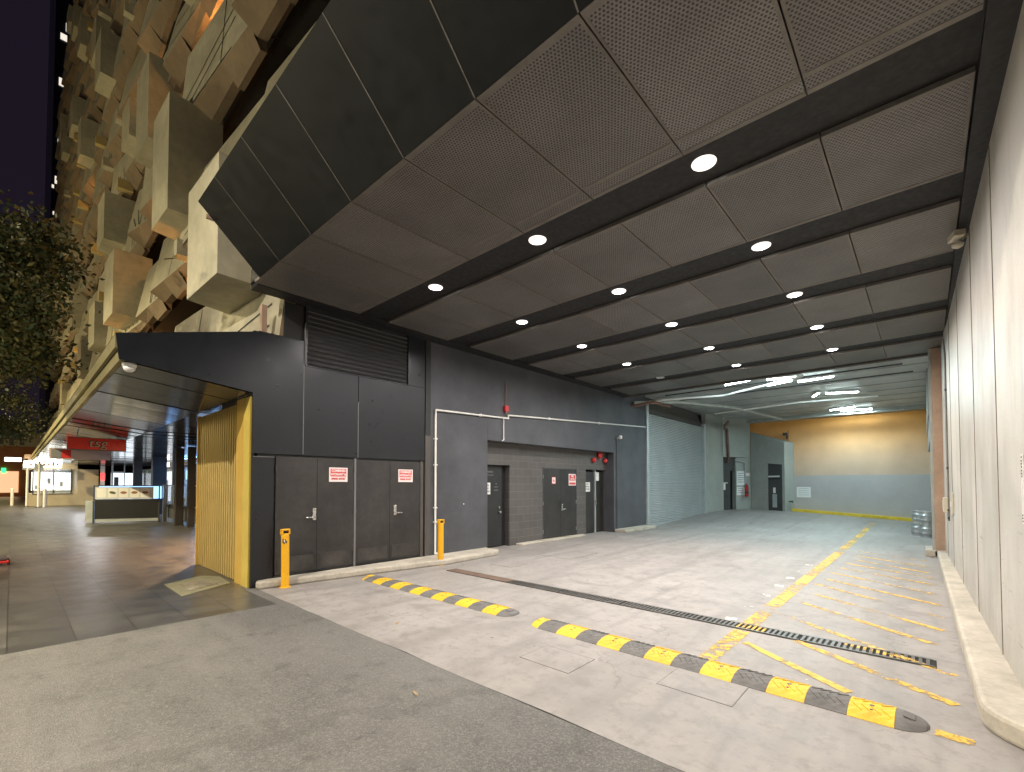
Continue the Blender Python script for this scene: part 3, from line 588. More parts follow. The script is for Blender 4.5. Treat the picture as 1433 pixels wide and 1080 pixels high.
slope_wall(SH,'wall',M['teal'],sa,mid(.52),0,0,2.72,2.62,1.2)
slope_wall(SH,'wall',M['teal'],mid(.93),sb,0,0,2.535,2.52,1.2)
D=slope_wall(SH,'metal_door',M['dgrey'],mid(.53),mid(.925),.2,.2,2.6,2.54,.04)
onwall(D,'push_bar',M['white'],mid(.53),mid(.92),.02,.56,1.93,2.0,.002,.03); onwall(D,'rail',M['pit'],mid(.53),mid(.92),0,.6,1.83,1.86,.001,.01); onwall(D,'notice',M['white'],mid(.53),mid(.92),.24,.36,1.15,1.42,.003)
onwall(D,'kick_plate',M['galv'],mid(.53),mid(.92),.2,.42,.45,1.1,.002,.004)
# far wall
FW=thing('rear_wall',(-3,25.7,0),'tall orange and blue grey end wall of the loading dock','wall')
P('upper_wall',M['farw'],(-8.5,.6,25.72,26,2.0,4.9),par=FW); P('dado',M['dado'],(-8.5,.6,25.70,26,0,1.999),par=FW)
bm=new()
bm2=[]
kv=[(-4.9,25.45),(-.25,25.45),(-.25,25.69),(-4.9,25.69)]
a=[bm.verts.new((x,y,fz(x,y)-.02)) for x,y in kv]; b=[bm.verts.new((x,y,fz(x,y)+.13)) for x,y in kv]
bm.faces.new(a[::-1]); bm.faces.new(b)
for i in range(4): bm.faces.new((a[i],a[(i+1)%4],b[(i+1)%4],b[i]))
tag(obj('wheel_stop',bm,M['yel'],bevel=.015),'long yellow painted kerb at the foot of the end wall','wheel stop')
s=P('notice',M['white'],(-4.62,-4.05,25.685,25.698,.95,1.45),par=FW)
for i in range(4): bm=new(); box(bm,-4.55,-4.12,25.68,25.684,1.36-.1*i,1.375-.1*i); obj('printed_line',bm,M['fade'],s)
t=thing('wall_lamp',(-5.0,25.6,3.9),'small dark bracket lamp on the orange wall','lamp')
bm=new(); tube(bm,[(-4.95,25.68,3.4),(-4.95,25.68,4.25)],.012); obj('conduit',bm,M['ink'],t); bm=new(); obox(bm,(-5.05,25.55,4.05),(.09,0,0),(0,.1,0),(0,0,.06)); obox(bm,(-4.99,25.62,3.9),(.03,0,0),(0,.06,0),(0,0,.1)); obj('housing',bm,M['pier'],t,bevel=.01)
t=thing('hose_tap',(-4.75,25.2,.5),'black wall tap beside the metal door of the stair housing','tap')
bm=new(); tube(bm,[(-4.98,25.3,.75),(-4.72,25.2,.75),(-4.72,25.2,.70)],.03); obj('spout',bm,M['ink'],t)
bm=new(); lathe(bm,(-4.72,25.2,.77),[(.05,0),(.05,.02)],12); obj('handle',bm,M['ink'],t)
# fire extinguisher
t=thing('fire_extinguisher',(-6.72,25.05,1.0),'red fire extinguisher hung on the pale green wall','extinguisher')
bm=new(); lathe(bm,(-6.68,25.0,.95),[(.07,0),(.09,.03),(.09,.48),(.06,.56),(.03,.58),(.03,.62)],20); obj('cylinder',bm,M['red'],t,smooth=True)
bm=new(); obox(bm,(-6.68,24.98,1.59),(.02,0,0),(0,.06,0),(0,0,.02)); tube(bm,[(-6.68,25,1.55),(-6.60,24.93,1.5),(-6.60,24.93,1.1)],.014,6); obj('valve_and_hose',bm,M['ink'],t)
bm=new(); lathe(bm,(-6.68,25,1.12),[(.092,0),(.092,.08)],20); obj('band',bm,M['ink'],t)
onwall(t,'sign',M['signwhite'],wa,wb,.62,.86,2.0,2.16,.005)
# ================================================================ right wall
RW=thing('panel_wall',(.5,8,0),'tall pale precast panel wall along the right of the driveway','wall')
rwx=lambda y:.585-.0205*y
jy=[2.6,4.0,5.70,7.42,9.35,11.1,12.6,13.9]
for a,b in zip(jy,jy[1:]):
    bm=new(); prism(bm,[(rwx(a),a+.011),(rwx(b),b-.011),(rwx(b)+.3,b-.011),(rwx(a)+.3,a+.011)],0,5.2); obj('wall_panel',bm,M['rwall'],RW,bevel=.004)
    bm=new(); prism(bm,[(rwx(b)-.005,b-.0105),(rwx(b)-.005,b+.0105),(rwx(b)+.2,b+.0105),(rwx(b)+.2,b-.0105)],0,5.2); obj('joint_seal',bm,M['joint'],RW)
bm=new(); box(bm,.25,.6,13.92,25.71,0,4.95); obj('rear_wall_section',bm,M['teal'],RW)
bm=new(); box(bm,.09,.249,17.5,25.7,3.55,4.9); obj('bulkhead',bm,M['teal'],RW); 
bm=new(); box(bm,.12,.248,18.5,25.0,2.9,3.54); obj('dark_window',bm,M['dado'],RW)
bm=new(); box(bm,.15,.35,13.58,13.9,0,4.59); t=thing('pillar',(.25,13.7,0),'brown rectangular pillar at the inner end of the panel wall','pillar'); obj('shaft',bm,M['beige'],t,bevel=.012)
bm=new(); box(bm,.10,.148,13.60,13.9,.0,4.59); obj('side_face',bm,M['teal'],t)
bm=new(); box(bm,.13,.37,13.56,13.92,0,.16); obj('base',bm,M['kerb'],t,bevel=.01)
# thin conduit, boxes, label strip on right wall
t=thing('wall_conduit',(rwx(12),12,0),'thin dark cable run down the pale panel wall near the pillar','conduit')
bm=new(); x=rwx(12.0)-.012; tube(bm,[(x,12.0,.9),(x,12.0,4.1),(x,12.5,4.5)],.012,8); obj('cable',bm,M['joint'],t)
for z in (.95,1.1,1.9,3.4): bm=new(); box(bm,x-.02,x+.01,11.97,12.03,z-.02,z+.02); obj('clip',bm,M['ink'],t)
t=thing('switch_box',(rwx(12.5),12.5,1.1),'cream square switch box low on the pale wall by the pillar','switch box'); bm=new(); x=rwx(12.4); box(bm,x-.07,x,12.3,12.75,1.04,1.33); obj('body',bm,M['box'],t,bevel=.01); bm=new(); box(bm,x-.078,x-.071,12.4,12.65,1.1,1.27); obj('lid',bm,M['box'],t)
t=thing('switch_box',(rwx(11),11,1.1),'slim cream switch plate on the pale wall nearer the street','switch box'); bm=new(); x=rwx(10.9); box(bm,x-.03,x,10.85,11.05,1.08,1.45); obj('body',bm,M['box'],t,bevel=.008); bm=new(); box(bm,x-.045,x-.031,10.92,10.98,1.2,1.3); obj('rocker',bm,M['white'],t)
t=thing('label_strip',(rwx(4.55),4.55,1.3),'narrow vertical white label with small black print on the pale wall','label')
x=rwx(4.55); bm=new(); box(bm,x-.010,x-.004,4.51,4.585,1.33,1.80); obj('strip',bm,M['white'],t)
bm=new()
for i,z in enumerate((1.78,1.755,1.735,1.715,1.69,1.67,1.65,1.39,1.37,1.35)): box(bm,x-.0125,x-.0105,4.535,4.56+.008*(i%3),z-.005,z+.004)
obj('print',bm,M['ink'],t)
t=thing('security_camera',(.25,7.4,4.35),'cream box camera high where the pale wall meets the ceiling','camera')
x=rwx(7.45); bm=new(); tube(bm,[(x,7.45,4.52),(x-.09,7.42,4.45)],.015); obj('bracket',bm,M['box'],t)
bm=new(); obox(bm,(x-.11,7.38,4.50),(.05,.02,0),(-.03,.07,-.01),(0,.01,.04)); obj('housing',bm,M['box'],t,bevel=.008)
bm=new(); lathe(bm,(x-.10,7.40,4.38),[(.02,-.02),(.05,0),(.055,.03),(.03,.045)],14); obj('sensor',bm,M['box'],t,smooth=True)
# gas pipe / notice behind pillar, kegs
t=thing('white_notice',(.2,18.0,1.2),'white lined notice on the wall above the stacked kegs','notice'); bm=new(); box(bm,.225,.249,17.4,18.8,1.2,1.75); obj('board',bm,M['white'],t)
bm=new()
for i in range(6): box(bm,.222,.2245,17.5,18.7,1.26+.08*i,1.28+.08*i)
obj('print',bm,M['ink'],t)
def keg(x,y,z,label):
    t=thing('beer_keg',(x,y,z),label,'keg','steel kegs stacked by the right wall')
    bm=new(); lathe(bm,(0,0,0),[(.17,0),(.175,.02),(.165,.03),(.165,.07),(.185,.09),(.19,.12),(.19,.14),(.182,.15),(.182,.23),(.19,.24),(.19,.26),(.165,.31),(.165,.35),(.175,.36),(.17,.385)],24); obj('barrel',bm,M['keg'],t,local=True,smooth=False)
    bm=new(); lathe(bm,(0,0,.352),[(.15,0),(.15,.004),(.03,.02),(.03,.035)],20); obj('top',bm,M['ink'],t,local=True)
    return t
k1=keg(-.17,18.95,0,'steel keg on the floor left in the stack'); k2=keg(.03,18.45,0,'steel keg on the floor at the front right of the stack')
def kc(src,x,y,z,l):
    c=copytree(src); c.location=(x,y,z); c['label']=l
kc(k1,-.14,18.96,.388,'steel keg resting on top of the left floor keg'); kc(k1,.035,18.46,.388,'steel keg resting on the front right floor keg')
kc(k1,.05,18.88,0,'steel keg on the floor behind the front right one')
# ================================================================ canopy over the driveway
CN=thing('canopy',(-3.4,2.37,ZC),'black panelled canopy with perforated ceiling panels over the driveway','canopy')
def CP(name,m,*boxes,**k):
    bm=new()
    for b in boxes: box(bm,*b)
    return obj(name,bm,m,CN,**k)
CP('ceiling_backing',M['strip'],(-7.64,.6,2.42,14.05,4.645,4.9))
bands=[(2.375,4.07),(4.65,6.08),(6.70,8.10),(8.70,10.14),(10.74,12.17),(12.74,14.0)]
seams=[.33]+[-.62-.96*k for k in range(0,8)]
for bi,(ya,yb) in enumerate(bands):
    for xa,xb in zip(seams[1:],seams):
        g=.006; bm=new(); box(bm,xa+g,xb-g,ya,yb,ZC,4.64); o=obj('ceiling_panel',bm,M['perf'],CN)
        bm=new()
        w=.05
        box(bm,xa+g,xb-g,ya,ya+w,ZC-.003,ZC-.001); box(bm,xa+g,xb-g,yb-w,yb,ZC-.003,ZC-.001)
        if bi==0: box(bm,xa+g,xb-g,3.84,3.84+w,ZC-.003,ZC-.001)
        box(bm,xa+g,xa+g+.022,ya+w,(yb-w) if bi else 3.84,ZC-.003,ZC-.001); box(bm,xb-g-.022,xb-g,ya+w,(yb-w) if bi else 3.84,ZC-.003,ZC-.001)
        obj('panel_border',bm,M['pborder'] if 'pborder' in M else M.setdefault('pborder',mat('panel_border_metal',(.165,.148,.13),.55,.3,4,metal=.15)),o)
CP('edge_trim',M['trim'],(.34,.56,2.42,14.02,4.575,4.68)); CP('edge_trim',M['trim'],(-7.64,-7.345,2.42,14.02,4.585,4.69))
CP('back_edge',M['pier'],(-7.64,.24,14.055,14.20,4.56,4.90))
# sloping fascia
f0=Vector((0,2.37,4.60)); f1=Vector((0,1.60,5.37)); fn=(f1-f0).cross(Vector((1,0,0))).normalized()
fx=[-7.12]+[-6.38+.96*k for k in range(0,10)]
for a,b in zip(fx,fx[1:]):
    bm=new(); g=.005
    p=[Vector((a+g,0,0))+f0,Vector((b-g,0,0))+f0,Vector((b-g,0,0))+f1,Vector((a+g,0,0))+f1]
    th=Vector((0,.03,.03)); v=[bm.verts.new(q) for q in p]+[bm.verts.new(q+th) for q in p]
    for f in ((0,1,2,3),(7,6,5,4),(0,4,5,1),(1,5,6,2),(2,6,7,3),(3,7,4,0)): bm.faces.new([v[i] for i in f])
    obj('fascia_panel',bm,M['fascia'],CN)
    bm=new(); w=.006; o_=Vector((0,-.0022,-.0022)); q=[Vector((b-w,0,0))+f0+o_,Vector((b+w,0,0))+f0+o_,Vector((b+w,0,0))+f1+o_,Vector((b-w,0,0))+f1+o_]; quad(bm,*q); obj('fascia_seam',bm,M['fseam'],CN)
bm=new(); 
p=[(-7.12,2.405,4.635),(-7.12,1.635,5.405),(-7.12,4.0,5.405),(-7.12,4.0,4.91),(-7.12,2.42,4.9)]
a=[bm.verts.new(q) for q in p]; b=[bm.verts.new((2.5,q[1],q[2])) for q in p]
bm.faces.new(a); bm.faces.new(b[::-1])
for i in range(5): bm.faces.new((a[i],a[(i+1)%5],b[(i+1)%5],b[i]))
obj('canopy_body',bm,M['blackmat'],CN)
CP('edge_trim',M['beige'],(-7.16,-7.125,1.70,2.6,5.2,5.25))
# recess beside louvre
CP('side_panel',M['blackmat'],(-7.64,-7.13,2.43,3.2,4.605,5.3)); 
bm=new(); box(bm,-7.95,-7.86,2.66,2.74,3.99,4.5); tag(obj('stub_post',bm,M['beige']),'short beige steel stub post standing on the black corner wall','post')
# ================================================================ downlights
def area(name,loc,power,size,col,par,rot=(0,0,0),sy=None,shape=None):
    l=bpy.data.lights.new(name,'AREA'); l.spread=2.85 if power==LAMP else math.pi; l.energy=power; l.size=size; l.color=col; l.shape=shape or ('RECTANGLE' if sy else 'DISK')
    if sy: l.size_y=sy
    o=bpy.data.objects.new(name,l); C.objects.link(o); o.rotation_euler=rot
    if par is not None: o.parent=par; o.location=Vector(loc)-WL[par]
    else: o.location=loc
    return o
ords=['nearest','second','third','fourth','farthest']; cols_={-1.50:'right hand',-3.53:'middle',-5.56:'left hand'}
for r,y in enumerate((4.36,6.40,8.42,10.46,12.45)):
    for x in (-1.50,-3.53,-5.56):
        off=(r==4 and x<-5)
        t=thing('downlight',(x,y,4.645),('unlit' if off else 'lit')+f' round ceiling downlight in the {ords[r]} black strip, {cols_[x]} row','ceiling light','round downlights in the canopy ceiling')
        bm=new(); n=28; 
        lathe(bm,(0,0,0),[(.112,.0),(.110,-.006),(.10,-.009),(.086,-.008),(.084,-.001)],n); obj('trim_ring',bm,M['rim' if off else 'rimlit'],t,local=True,smooth=False)
        bm=new(); lathe(bm,(0,0,-.007),[(.083,0),(.083,.004)],n); obj('lens',bm,M['lampoff' if off else 'lampon'],t,local=True)
        bm=new(); lathe(bm,(0,0,.003),[(.08,0),(.08,.02)],16); obj('body',bm,M['ink'],t,local=True)
        if not off:
            area('lamp',(x,y,4.63),LAMP,.17,(1,.94,.90) if not (x==-1.50 and r==3) else (1,.75,.5),t)
# ================================================================ rear soffit with tubes and pipes
RC=thing('rear_soffit',(-4,20,4.9),'grey green ribbed concrete soffit over the inner loading dock','ceiling')
bm=new(); box(bm,-9.6,.7,14.2,26.05,4.90,5.1); obj('slab',bm,M['tealceil'],RC)
bm=new()
for y in (15.3,16.6,17.9,19.2,20.5,21.8,23.1,24.4): box(bm,-7.6,.1,y,y+.03,4.875,4.899)
obj('ribs',bm,M['tealceil'],RC)
bm=new(); box(bm,-7.6,.24,25.3,25.69,4.72,4.899); obj('edge_beam',bm,M['teal'],RC)
def batten(a,b,label,z=4.8,lit=True):
    a=Vector((*a,z)); b=Vector((*b,z)); c=(a+b)/2; d=(b-a).normalized(); n=Vector((-d.y,d.x,0)); L=(b-a).length/2
    t=thing('fluorescent_light',c,label,'ceiling light','fluorescent battens under the rear soffit')
    bm=new(); obox(bm,c+Vector((0,0,.045)),d*L,n*.05,(0,0,.03)); obj('batten_body',bm,M['white'],t)
    bm=new(); tube(bm,[c-d*L*.96,c+d*L*.96],.022,8); obj('tube',bm,M['tubeon'],t)
    l=area('lamp',c-Vector((0,0,.03)),TUBE,2*L,(.68,.94,1),t,sy=.06,rot=(0,0,math.atan2(d.y,d.x)))
batten((-4.75,15.5),(-3.75,15.2),'lit tube leftmost of the front cluster by the canopy edge'); batten((-3.55,15.55),(-2.75,15.75),'lit tube second from left in the front cluster')
batten((-3.75,16.5),(-3.0,16.2),'lit tube hung lower behind the front cluster'); batten((-2.9,16.55),(-1.95,16.4),'lit tube rightmost of the front cluster')
batten((-3.0,19.8),(-2.72,19.1),'short looking lit tube turned along the dock depth'); batten((-2.55,19.35),(-1.65,19.75),'lit tube in the middle of the rear soffit')
batten((-3.0,23.9),(-2.1,23.5),'lit tube behind the middle one, angled'); batten((-2.7,24.4),(-1.6,24.6),'lit tube farthest back before the orange wall')
def pipe(name,pts,r,m,label,cat='pipe'):
    bm=new(); tube(bm,pts,r,8); return tag(obj(name,bm,m),label,cat)
for i,(y,x0,x1) in enumerate(((14.9,-6.6,-.55),(16.1,-7,-.4),(17.4,-7,-.2))):
    pipe('conduit',[(x0,y,4.84),(x1,y,4.84)],.022,M['ink'] if i else M['pier'],['dark conduit under the rear soffit nearest the canopy','dark conduit second behind the canopy edge','dark conduit third behind the canopy edge'][i],'conduit')
pipe('overhead_pipe',[(-7.5,14.7,4.45),(-6.6,16.6,4.62),(-5.6,19.5,4.66),(-4.9,24.9,4.66)],.055,M['tealpipe'],'long pale overhead pipe running back to the orange wall')
pipe('overhead_pipe',[(-7.5,15.2,4.52),(-6.7,15.2,4.52),(-5.0,16.2,4.60),(-2.6,15.6,4.78)],.035,M['whitepipe'],'white sprinkler pipe crossing below the soffit above the shutter')
pipe('overhead_pipe',[(-7.6,14.7,4.35),(-6.95,15.0,4.45),(-6.9,16.2,4.45)],.05,M['rustpipe'],'red brown sprinkler pipe elbow above the shutter')
pipe('overhead_pipe',[(-6.5,21.6,4.4),(-7.2,23.3,4.4),(-7.28,23.6,4.4),(-7.25,23.9,4.3),(-7.22,24.0,2.95),(-7.3,24.1,2.7)],.06,M['rustpipe'],'brown drain pipe dropping to the recessed door')
pipe('overhead_pipe',[(-6.9,22.2,4.75),(-7.33,23.5,4.2),(-7.33,23.55,2.95)],.03,M['tealpipe'],'thin pale pipe beside the brown drain pipe')
pipe('overhead_pipe',[(-6.6,20.2,4.6),(-3.5,20.2,4.72),(-1.2,20.8,4.75)],.03,M['whitepipe'],'white pipe spanning the middle of the rear soffit')
pipe('overhead_pipe',[(-6.2,24.3,4.62),(-3.0,24.6,4.68),(-.6,24.8,4.68)],.035,M['tealpipe'],'pale pipe low in front of the orange wall')
pipe('wall_pipe',[(-7.1,24.55,2.8),(-7.0,24.75,2.75),(-6.78,25.1,2.7),(-6.76,25.15,1.4)],.03,M['tealpipe'],'grey pipe beside the notices on the green wall')
t=thing('sensor',(.2,20,4.4),'small white sensor on the rear right wall','sensor'); bm=new(); obox(bm,(.2,20,4.5),(.04,0,0),(0,.1,0),(0,0,.05)); obj('housing',bm,M['white'],t,bevel=.01); bm=new(); tube(bm,[(.2,20,4.5),(.24,20,4.6)],.015,6); obj('bracket',bm,M['white'],t)
# ================================================================ awning and colonnade on the street side
AW=thing('street_awning',(-7.66,2.4,3.0),'long black awning with mirror polished soffit over the footpath','awning')
bm=new(); x1=-7.68; x0=-46
pf=[(.90,3.21),(2.48,3.01),(2.48,3.96),(.86,3.54)]
a=[bm.verts.new((x1+.03,y,z)) for y,z in pf]; b=[bm.verts.new((x1,y,z)) for y,z in pf]
bm.faces.new(a); bm.faces.new(b[::-1])
for i in range(4): bm.faces.new((a[i],b[i],b[(i+1)%4],a[(i+1)%4]))
obj('end_fascia',bm,M['black'],AW)
bm=new(); quad(bm,(x1,.86,3.54),(x0,.86,3.54),(x0,2.7,3.95),(x1,2.7,3.95)); obj('roof_sheet',bm,M['blackmat'],AW)
bm=new(); v=box(bm,x0,x1-.01,.86,.90,3.36,3.53); obj('edge_rail',bm,M['awedge'],AW)
bm=new(); box(bm,x0,x1-.01,.905,.96,3.20,3.35); obj('gutter',bm,M['awedge'],AW)
for k in range(40):
    xa=x1-.012-.96*k; xb=xa-.95; d=R.uniform(-.014,.014)
    bm=new(); quad(bm,(xa,.965,3.205+d),(xb,.965,3.205),(xb,2.455,3.01),(xa,2.455,3.01+d)); obj('soffit_panel',bm,M['soff'],AW)
    bm=new(); quad(bm,(xa,2.462,3.01+d),(xb,2.462,3.01),(xb,8.2,3.0),(xa,8.2,3.0+d)); obj('soffit_panel',bm,M['soff'],AW)
bm=new(); box(bm,x0,x1-.01,.97,8.2,3.24,3.26); obj('backing_sheet',bm,M['pit'],AW)
t=thing('dome_camera',(-7.64,1.0,3.2),'white dome security camera under the corner of the black awning','camera')
bm=new(); lathe(bm,(-7.78,1.02,3.20),[(.075,0),(.08,-.02),(.075,-.05)],20); obj('base',bm,M['white'],t,smooth=True)
bm=new(); lathe(bm,(-7.78,1.02,3.15),[(.07,0),(.062,-.04),(.035,-.065),(.005,-.07)],20); obj('dome',bm,M['white'],t,smooth=True)
# gold screen
GS=thing('gold_screen',(-9.8,2.62,0),'tall gold slatted metal screen beside the black building corner','screen')
bm=new(); n=19
for i in range(n):
    x=-8.45-(10.66-8.45)*i/(n-1); obox(bm,(x,2.56,1.47),(.022,.0,0),(0,.05,0),(0,0,1.46))
obj('fins',bm,M['gold'],GS)
bm=new(); box(bm,-8.36,-7.99,2.47,2.53,0,2.97); obj('end_panel',bm,M['goldlight'],GS); bm=new(); box(bm,-7.985,-7.71,2.46,2.52,0,2.96); obj('edge_panel',bm,M['goldedge'],GS)
bm=new(); 
for z in (.95,1.35,2.2): box(bm,-10.7,-8.4,2.615,2.64,z,z+.03)
obj('rails',bm,M['goldlight'],GS)
bm=new(); box(bm,-10.7,-8.4,2.66,2.68,0,2.93); obj('back_sheet',bm,M['golddk'],GS)  # gold darkened to paint in the shade behind the fins
bm=new(); box(bm,-10.76,-10.70,2.48,2.70,0,2.95); obj('side_post',bm,M['goldlight'],GS)
IW=thing('lobby_wall',(-10,3.6,0),'pale pinkish interior wall seen over the gold screen','wall')
bm=new(); box(bm,-10.9,-7.9,3.3,3.4,0,2.99); obj('panel',bm,M['cream'],IW)
bm=new(); box(bm,-10.9,-7.9,3.28,3.299,2.8,2.85); obj('rail',bm,M['beige'],IW)
area('lobby_lamp',(-13.3,3.9,2.94),650,.35,(1,.60,.32),None)
t=thing('ceiling_lamp',(-13.3,3.9,2.97),'warm round ceiling lamp under the awning beyond the gold screen','ceiling light'); bm=new(); lathe(bm,(-13.3,3.9,2.96),[(.16,.02),(.16,0),(.14,-.008)],20); obj('rim',bm,M['rim'],t); bm=new(); lathe(bm,(-13.3,3.9,2.95),[(.13,0),(.12,-.004)],20); obj('lens',bm,emi('warm_lens',(1,.6,.3),14),t)
# black posts and glass gate
def post(x,y,w,h,label,m='blackmat'):
    t=thing('post',(x,y,0),label,'post'); bm=new(); box(bm,x-w,x+w,y-w,y+w,.02,h); obj('shaft',bm,M[m],t,bevel=.01); bm=new(); box(bm,x-w-.03,x+w+.03,y-w-.03,y+w+.03,0,.02); obj('base_plate',bm,M['ink'],t)
post(-21.3,4.35,.13,2.98,'black steel post left of the pair by the glass balustrade'); post(-20.2,4.5,.11,2.98,'black steel post right of the pair by the glass balustrade'); post(-18.6,5.2,.05,2.98,'thin black steel post behind the gold screen edge')
t=thing('glass_balustrade',(-22.5,4.8,0),'glass and metal balustrade panel right of the menu counter','balustrade')
bm=new(); box(bm,-24.5,-20,4.60,4.62,.75,1.5); obj('glass',bm,M['glass'],t); bm=new(); box(bm,-24.5,-20,4.58,4.64,1.505,1.55); box(bm,-24.5,-20,4.58,4.64,.70,.745); obj('rails',bm,M['steel'],t); bm=new(); box(bm,-24.5,-20,4.6,4.63,.12,.69); obj('lower_panel',bm,M['dgrey'],t)
bm=new(); box(bm,-24.42,-24.2,4.40,4.55,0,1.56); obj('end_post',bm,M['galv'],t)
# menu counter
t=thing('menu_counter',(-24.5,3.2,0),'black skirted food counter with a lit strip of menu pictures','counter')
ca=Vector((-25.0,2.25)); cb_=Vector((-24.1,4.25)); dv=(cb_-ca).normalized(); nv=Vector((dv.y,-dv.x))
def cq(name,m,u0,u1,z0,z1,off,th,par=None):
    p=ca+dv*u0+nv*off; q=ca+dv*u1+nv*off; bm=new(); prism(bm,[tuple(p),tuple(q),tuple(q+nv*th),tuple(p+nv*th)],z0,z1); return obj(name,bm,m,par or t)
Lc=(cb_-ca).length
cq('skirt',M['tarp'],.05,Lc-.03,.17,.93,-.02,.03); cq('plinth',M['galv'],.05,Lc,.04,.165,-.03,.02)
cq('display_back',M['shopblue'],.04,Lc-.04,.97,1.50,-.40,.02); case=cq('display_panel',M['paper'],.04,Lc-.22,.98,1.47,-.012,.01)
cq('frame',M['ink'],0,Lc,1.50,1.54,-.42,.45); cq('frame',M['ink'],0,Lc,.93,.965,-.42,.45); cq('frame',M['ink'],0,.035,.965,1.50,-.03,.05); cq('frame',M['ink'],Lc-.035,Lc,.965,1.50,-.03,.05)
for i in range(5):
    u=.10+.36*i; c=cq('menu_card',M['white'],u,u+.30,1.04,1.42,0,.004,case)
    if i: 
        bm=new(); p=ca+dv*(u+.15)+nv*.006
        ring=[bm.verts.new((p.x+dv.x*.11*math.cos(a)+nv.x*.002,p.y+dv.y*.11*math.cos(a),1.24+.055*math.sin(a)+.02*(i==1)*math.cos(a)*-1)) for a in [2*math.pi*q/16 for q in range(16)]]; bm.faces.new(ring); obj('picture',bm,M['food2' if i==1 else 'food'],c)
cq('side_cabinet',M['galv'],-.25,-.02,.05,.9,-.4,.4); cq('leg',M['ink'],-.01,.03,0,.92,0,.04); cq('leg',M['ink'],Lc-.04,Lc,0,.92,0,.04)
# ================================================================ hanging signs
t=thing('shop_sign',(-18.7,1.75,2.6),'red hanging shop sign with black tsg letters under the awning','sign')
bm=new(); box(bm,-18.85,-18.70,1.08,2.42,2.62,3.0); obj('box',bm,M['ink'],t); bm=new(); box(bm,-18.699,-18.69,1.10,2.40,2.64,2.98); obj('face',bm,M['tsgred'],t)
text('lettering','tsg',.36,M['ink'],t,(-18.685,1.74,2.84),sx=1.05,bold=.012,shear=.15); text('lettering','tsg',.36,M['signbeige'],t,(-18.682,1.755,2.83),sx=1.05,bold=-.004,shear=.15)
bm=new()
for y in (1.3,2.2): tube(bm,[(-18.77,y,3.0),(-18.77,y,3.15)],.015,6)
obj('hanger',bm,M['steel'],t)
t=thing('shop_sign',(-26,1.9,2.7),'wide pale pink hanging sign box behind the red sign','sign')
bm=new(); box(bm,-26.2,-26,1.0,2.85,2.62,3.05); obj('box',bm,M['signbeige'],t); bm=new(); box(bm,-25.995,-25.98,1.05,1.35,2.66,3.0); obj('grey_field',bm,M['fade'],t); bm=new(); box(bm,-25.995,-25.98,1.36,1.62,2.66,3.0); obj('red_field',bm,M['tsgred'],t)
t=thing('shop_sign',(-46.5,1.5,2.7),'glowing white shop sign box over the far corner shop','sign')
bm=new(); box(bm,-47.1,-46.9,.55,2.45,2.78,3.22); obj('box',bm,M['shopsign'],t)
for i in range(7): 
    bm=new(); box(bm,-46.89,-46.88,.85+.22*i,.97+.22*i,2.88,3.10) if i%2 else lathe(bm,(-46.89,.91+.22*i,2.99),[(.08,0),(.08,.01)],12,'x'); obj('letter_mark',bm,M['beige'],t)
t=thing('shop_sign',(-40,1.0,3.0),'small bright gridded light box under the far awning','sign')
bm=new(); box(bm,-38.1,-38,1.05,1.75,3.0,3.2); obj('box',bm,M['shopsign'],t); bm=new()
for i in range(4): box(bm,-37.99,-37.98,1.15+.15*i,1.17+.15*i,3.0,3.2)
obj('grid',bm,M['ink'],t)
# ================================================================ shops under the building
SB=thing('shop_row',(-30,7,0),'row of bright glass shopfronts under the awning','shopfront')
def SP(name,m,*b,par=None):
    bm=new()
    for q in b: box(bm,*q)
    return obj(name,bm,m,par or SB)
SP('rear_wall',M['cream'],(-47,-11.3,8.2,8.3,0,3.0)); SP('floor_slab',M['kerb'],(-47,-12,6.6,8.2,.0,.03))
for i,(xa,xb,k) in enumerate(((-16,-13,'cream'),(-20,-16.2,'dgrey'),(-24.5,-20.2,'shopwhite'),(-28.5,-24.8,'shopblue'),(-33,-28.8,'shopwhite'),(-38,-33.3,'shopblue'),(-46,-38.3,'shopwhite'))):
    SP('interior_wall',M[k],(xa+.1,xb-.1,7.7,7.72,.2,2.5))
    fr=SP('window_frame',M['ink'],(xa-.08,xa+.06,6.5,6.6,0,3.0),(xa+.06,xb-.04,6.5,6.6,2.55,2.65),(xa+.06,xb-.04,6.5,6.6,.0,.12),((xa+xb)/2-.04,(xa+xb)/2+.04,6.5,6.6,.12,2.55))
    SP('glass_pane',M['glass'],(xa+.06,xb-.04,6.54,6.55,.12,2.55),par=fr)
    sh=[]
    for q in range(7): x=xa+.3+(xb-xa-.6)*R.random(); h=R.uniform(.4,1.9); w=R.uniform(.1,.5); sh.append((x-w/2,x+w/2,7.1,7.5,.05,h))
    SP('shelving',M['galv'] if i%2 else M['dado'],*sh)
    SP('poster',M['shopwhite'] if i%3 else M['redlit'],(xb-1.0,xb-.5,7.0,7.02,1.8,2.3))
for q in ((-30.6,-30.1,5.0,5.6,0,3.0),(-27.4,-27.1,5.3,5.6,0,3.0),(-36,-35.6,5,5.4,0,3.0)): SP('column',M['blackmat'],q)
SP('lightbox',M['redlit'],(-23.3,-22.2,6.38,6.44,2.25,2.62)); SP('lightbox',M['shopsign'],(-38,-34,6.38,6.44,2.66,2.9))
t=thing('neon_strip',(-25,5,2.9),'blue light strip fixed under the dark soffit','light strip'); bm=new()
for i in range(10): box(bm,-23-.9*i,-22.6-.9*i,6.2,6.24,2.93,2.96)
obj('tube',bm,emi('blue_strip',(.15,.4,1),14),t); bm=new(); box(bm,-32,-22.4,6.19,6.25,2.965,2.99); obj('channel',bm,M['galv'],t)
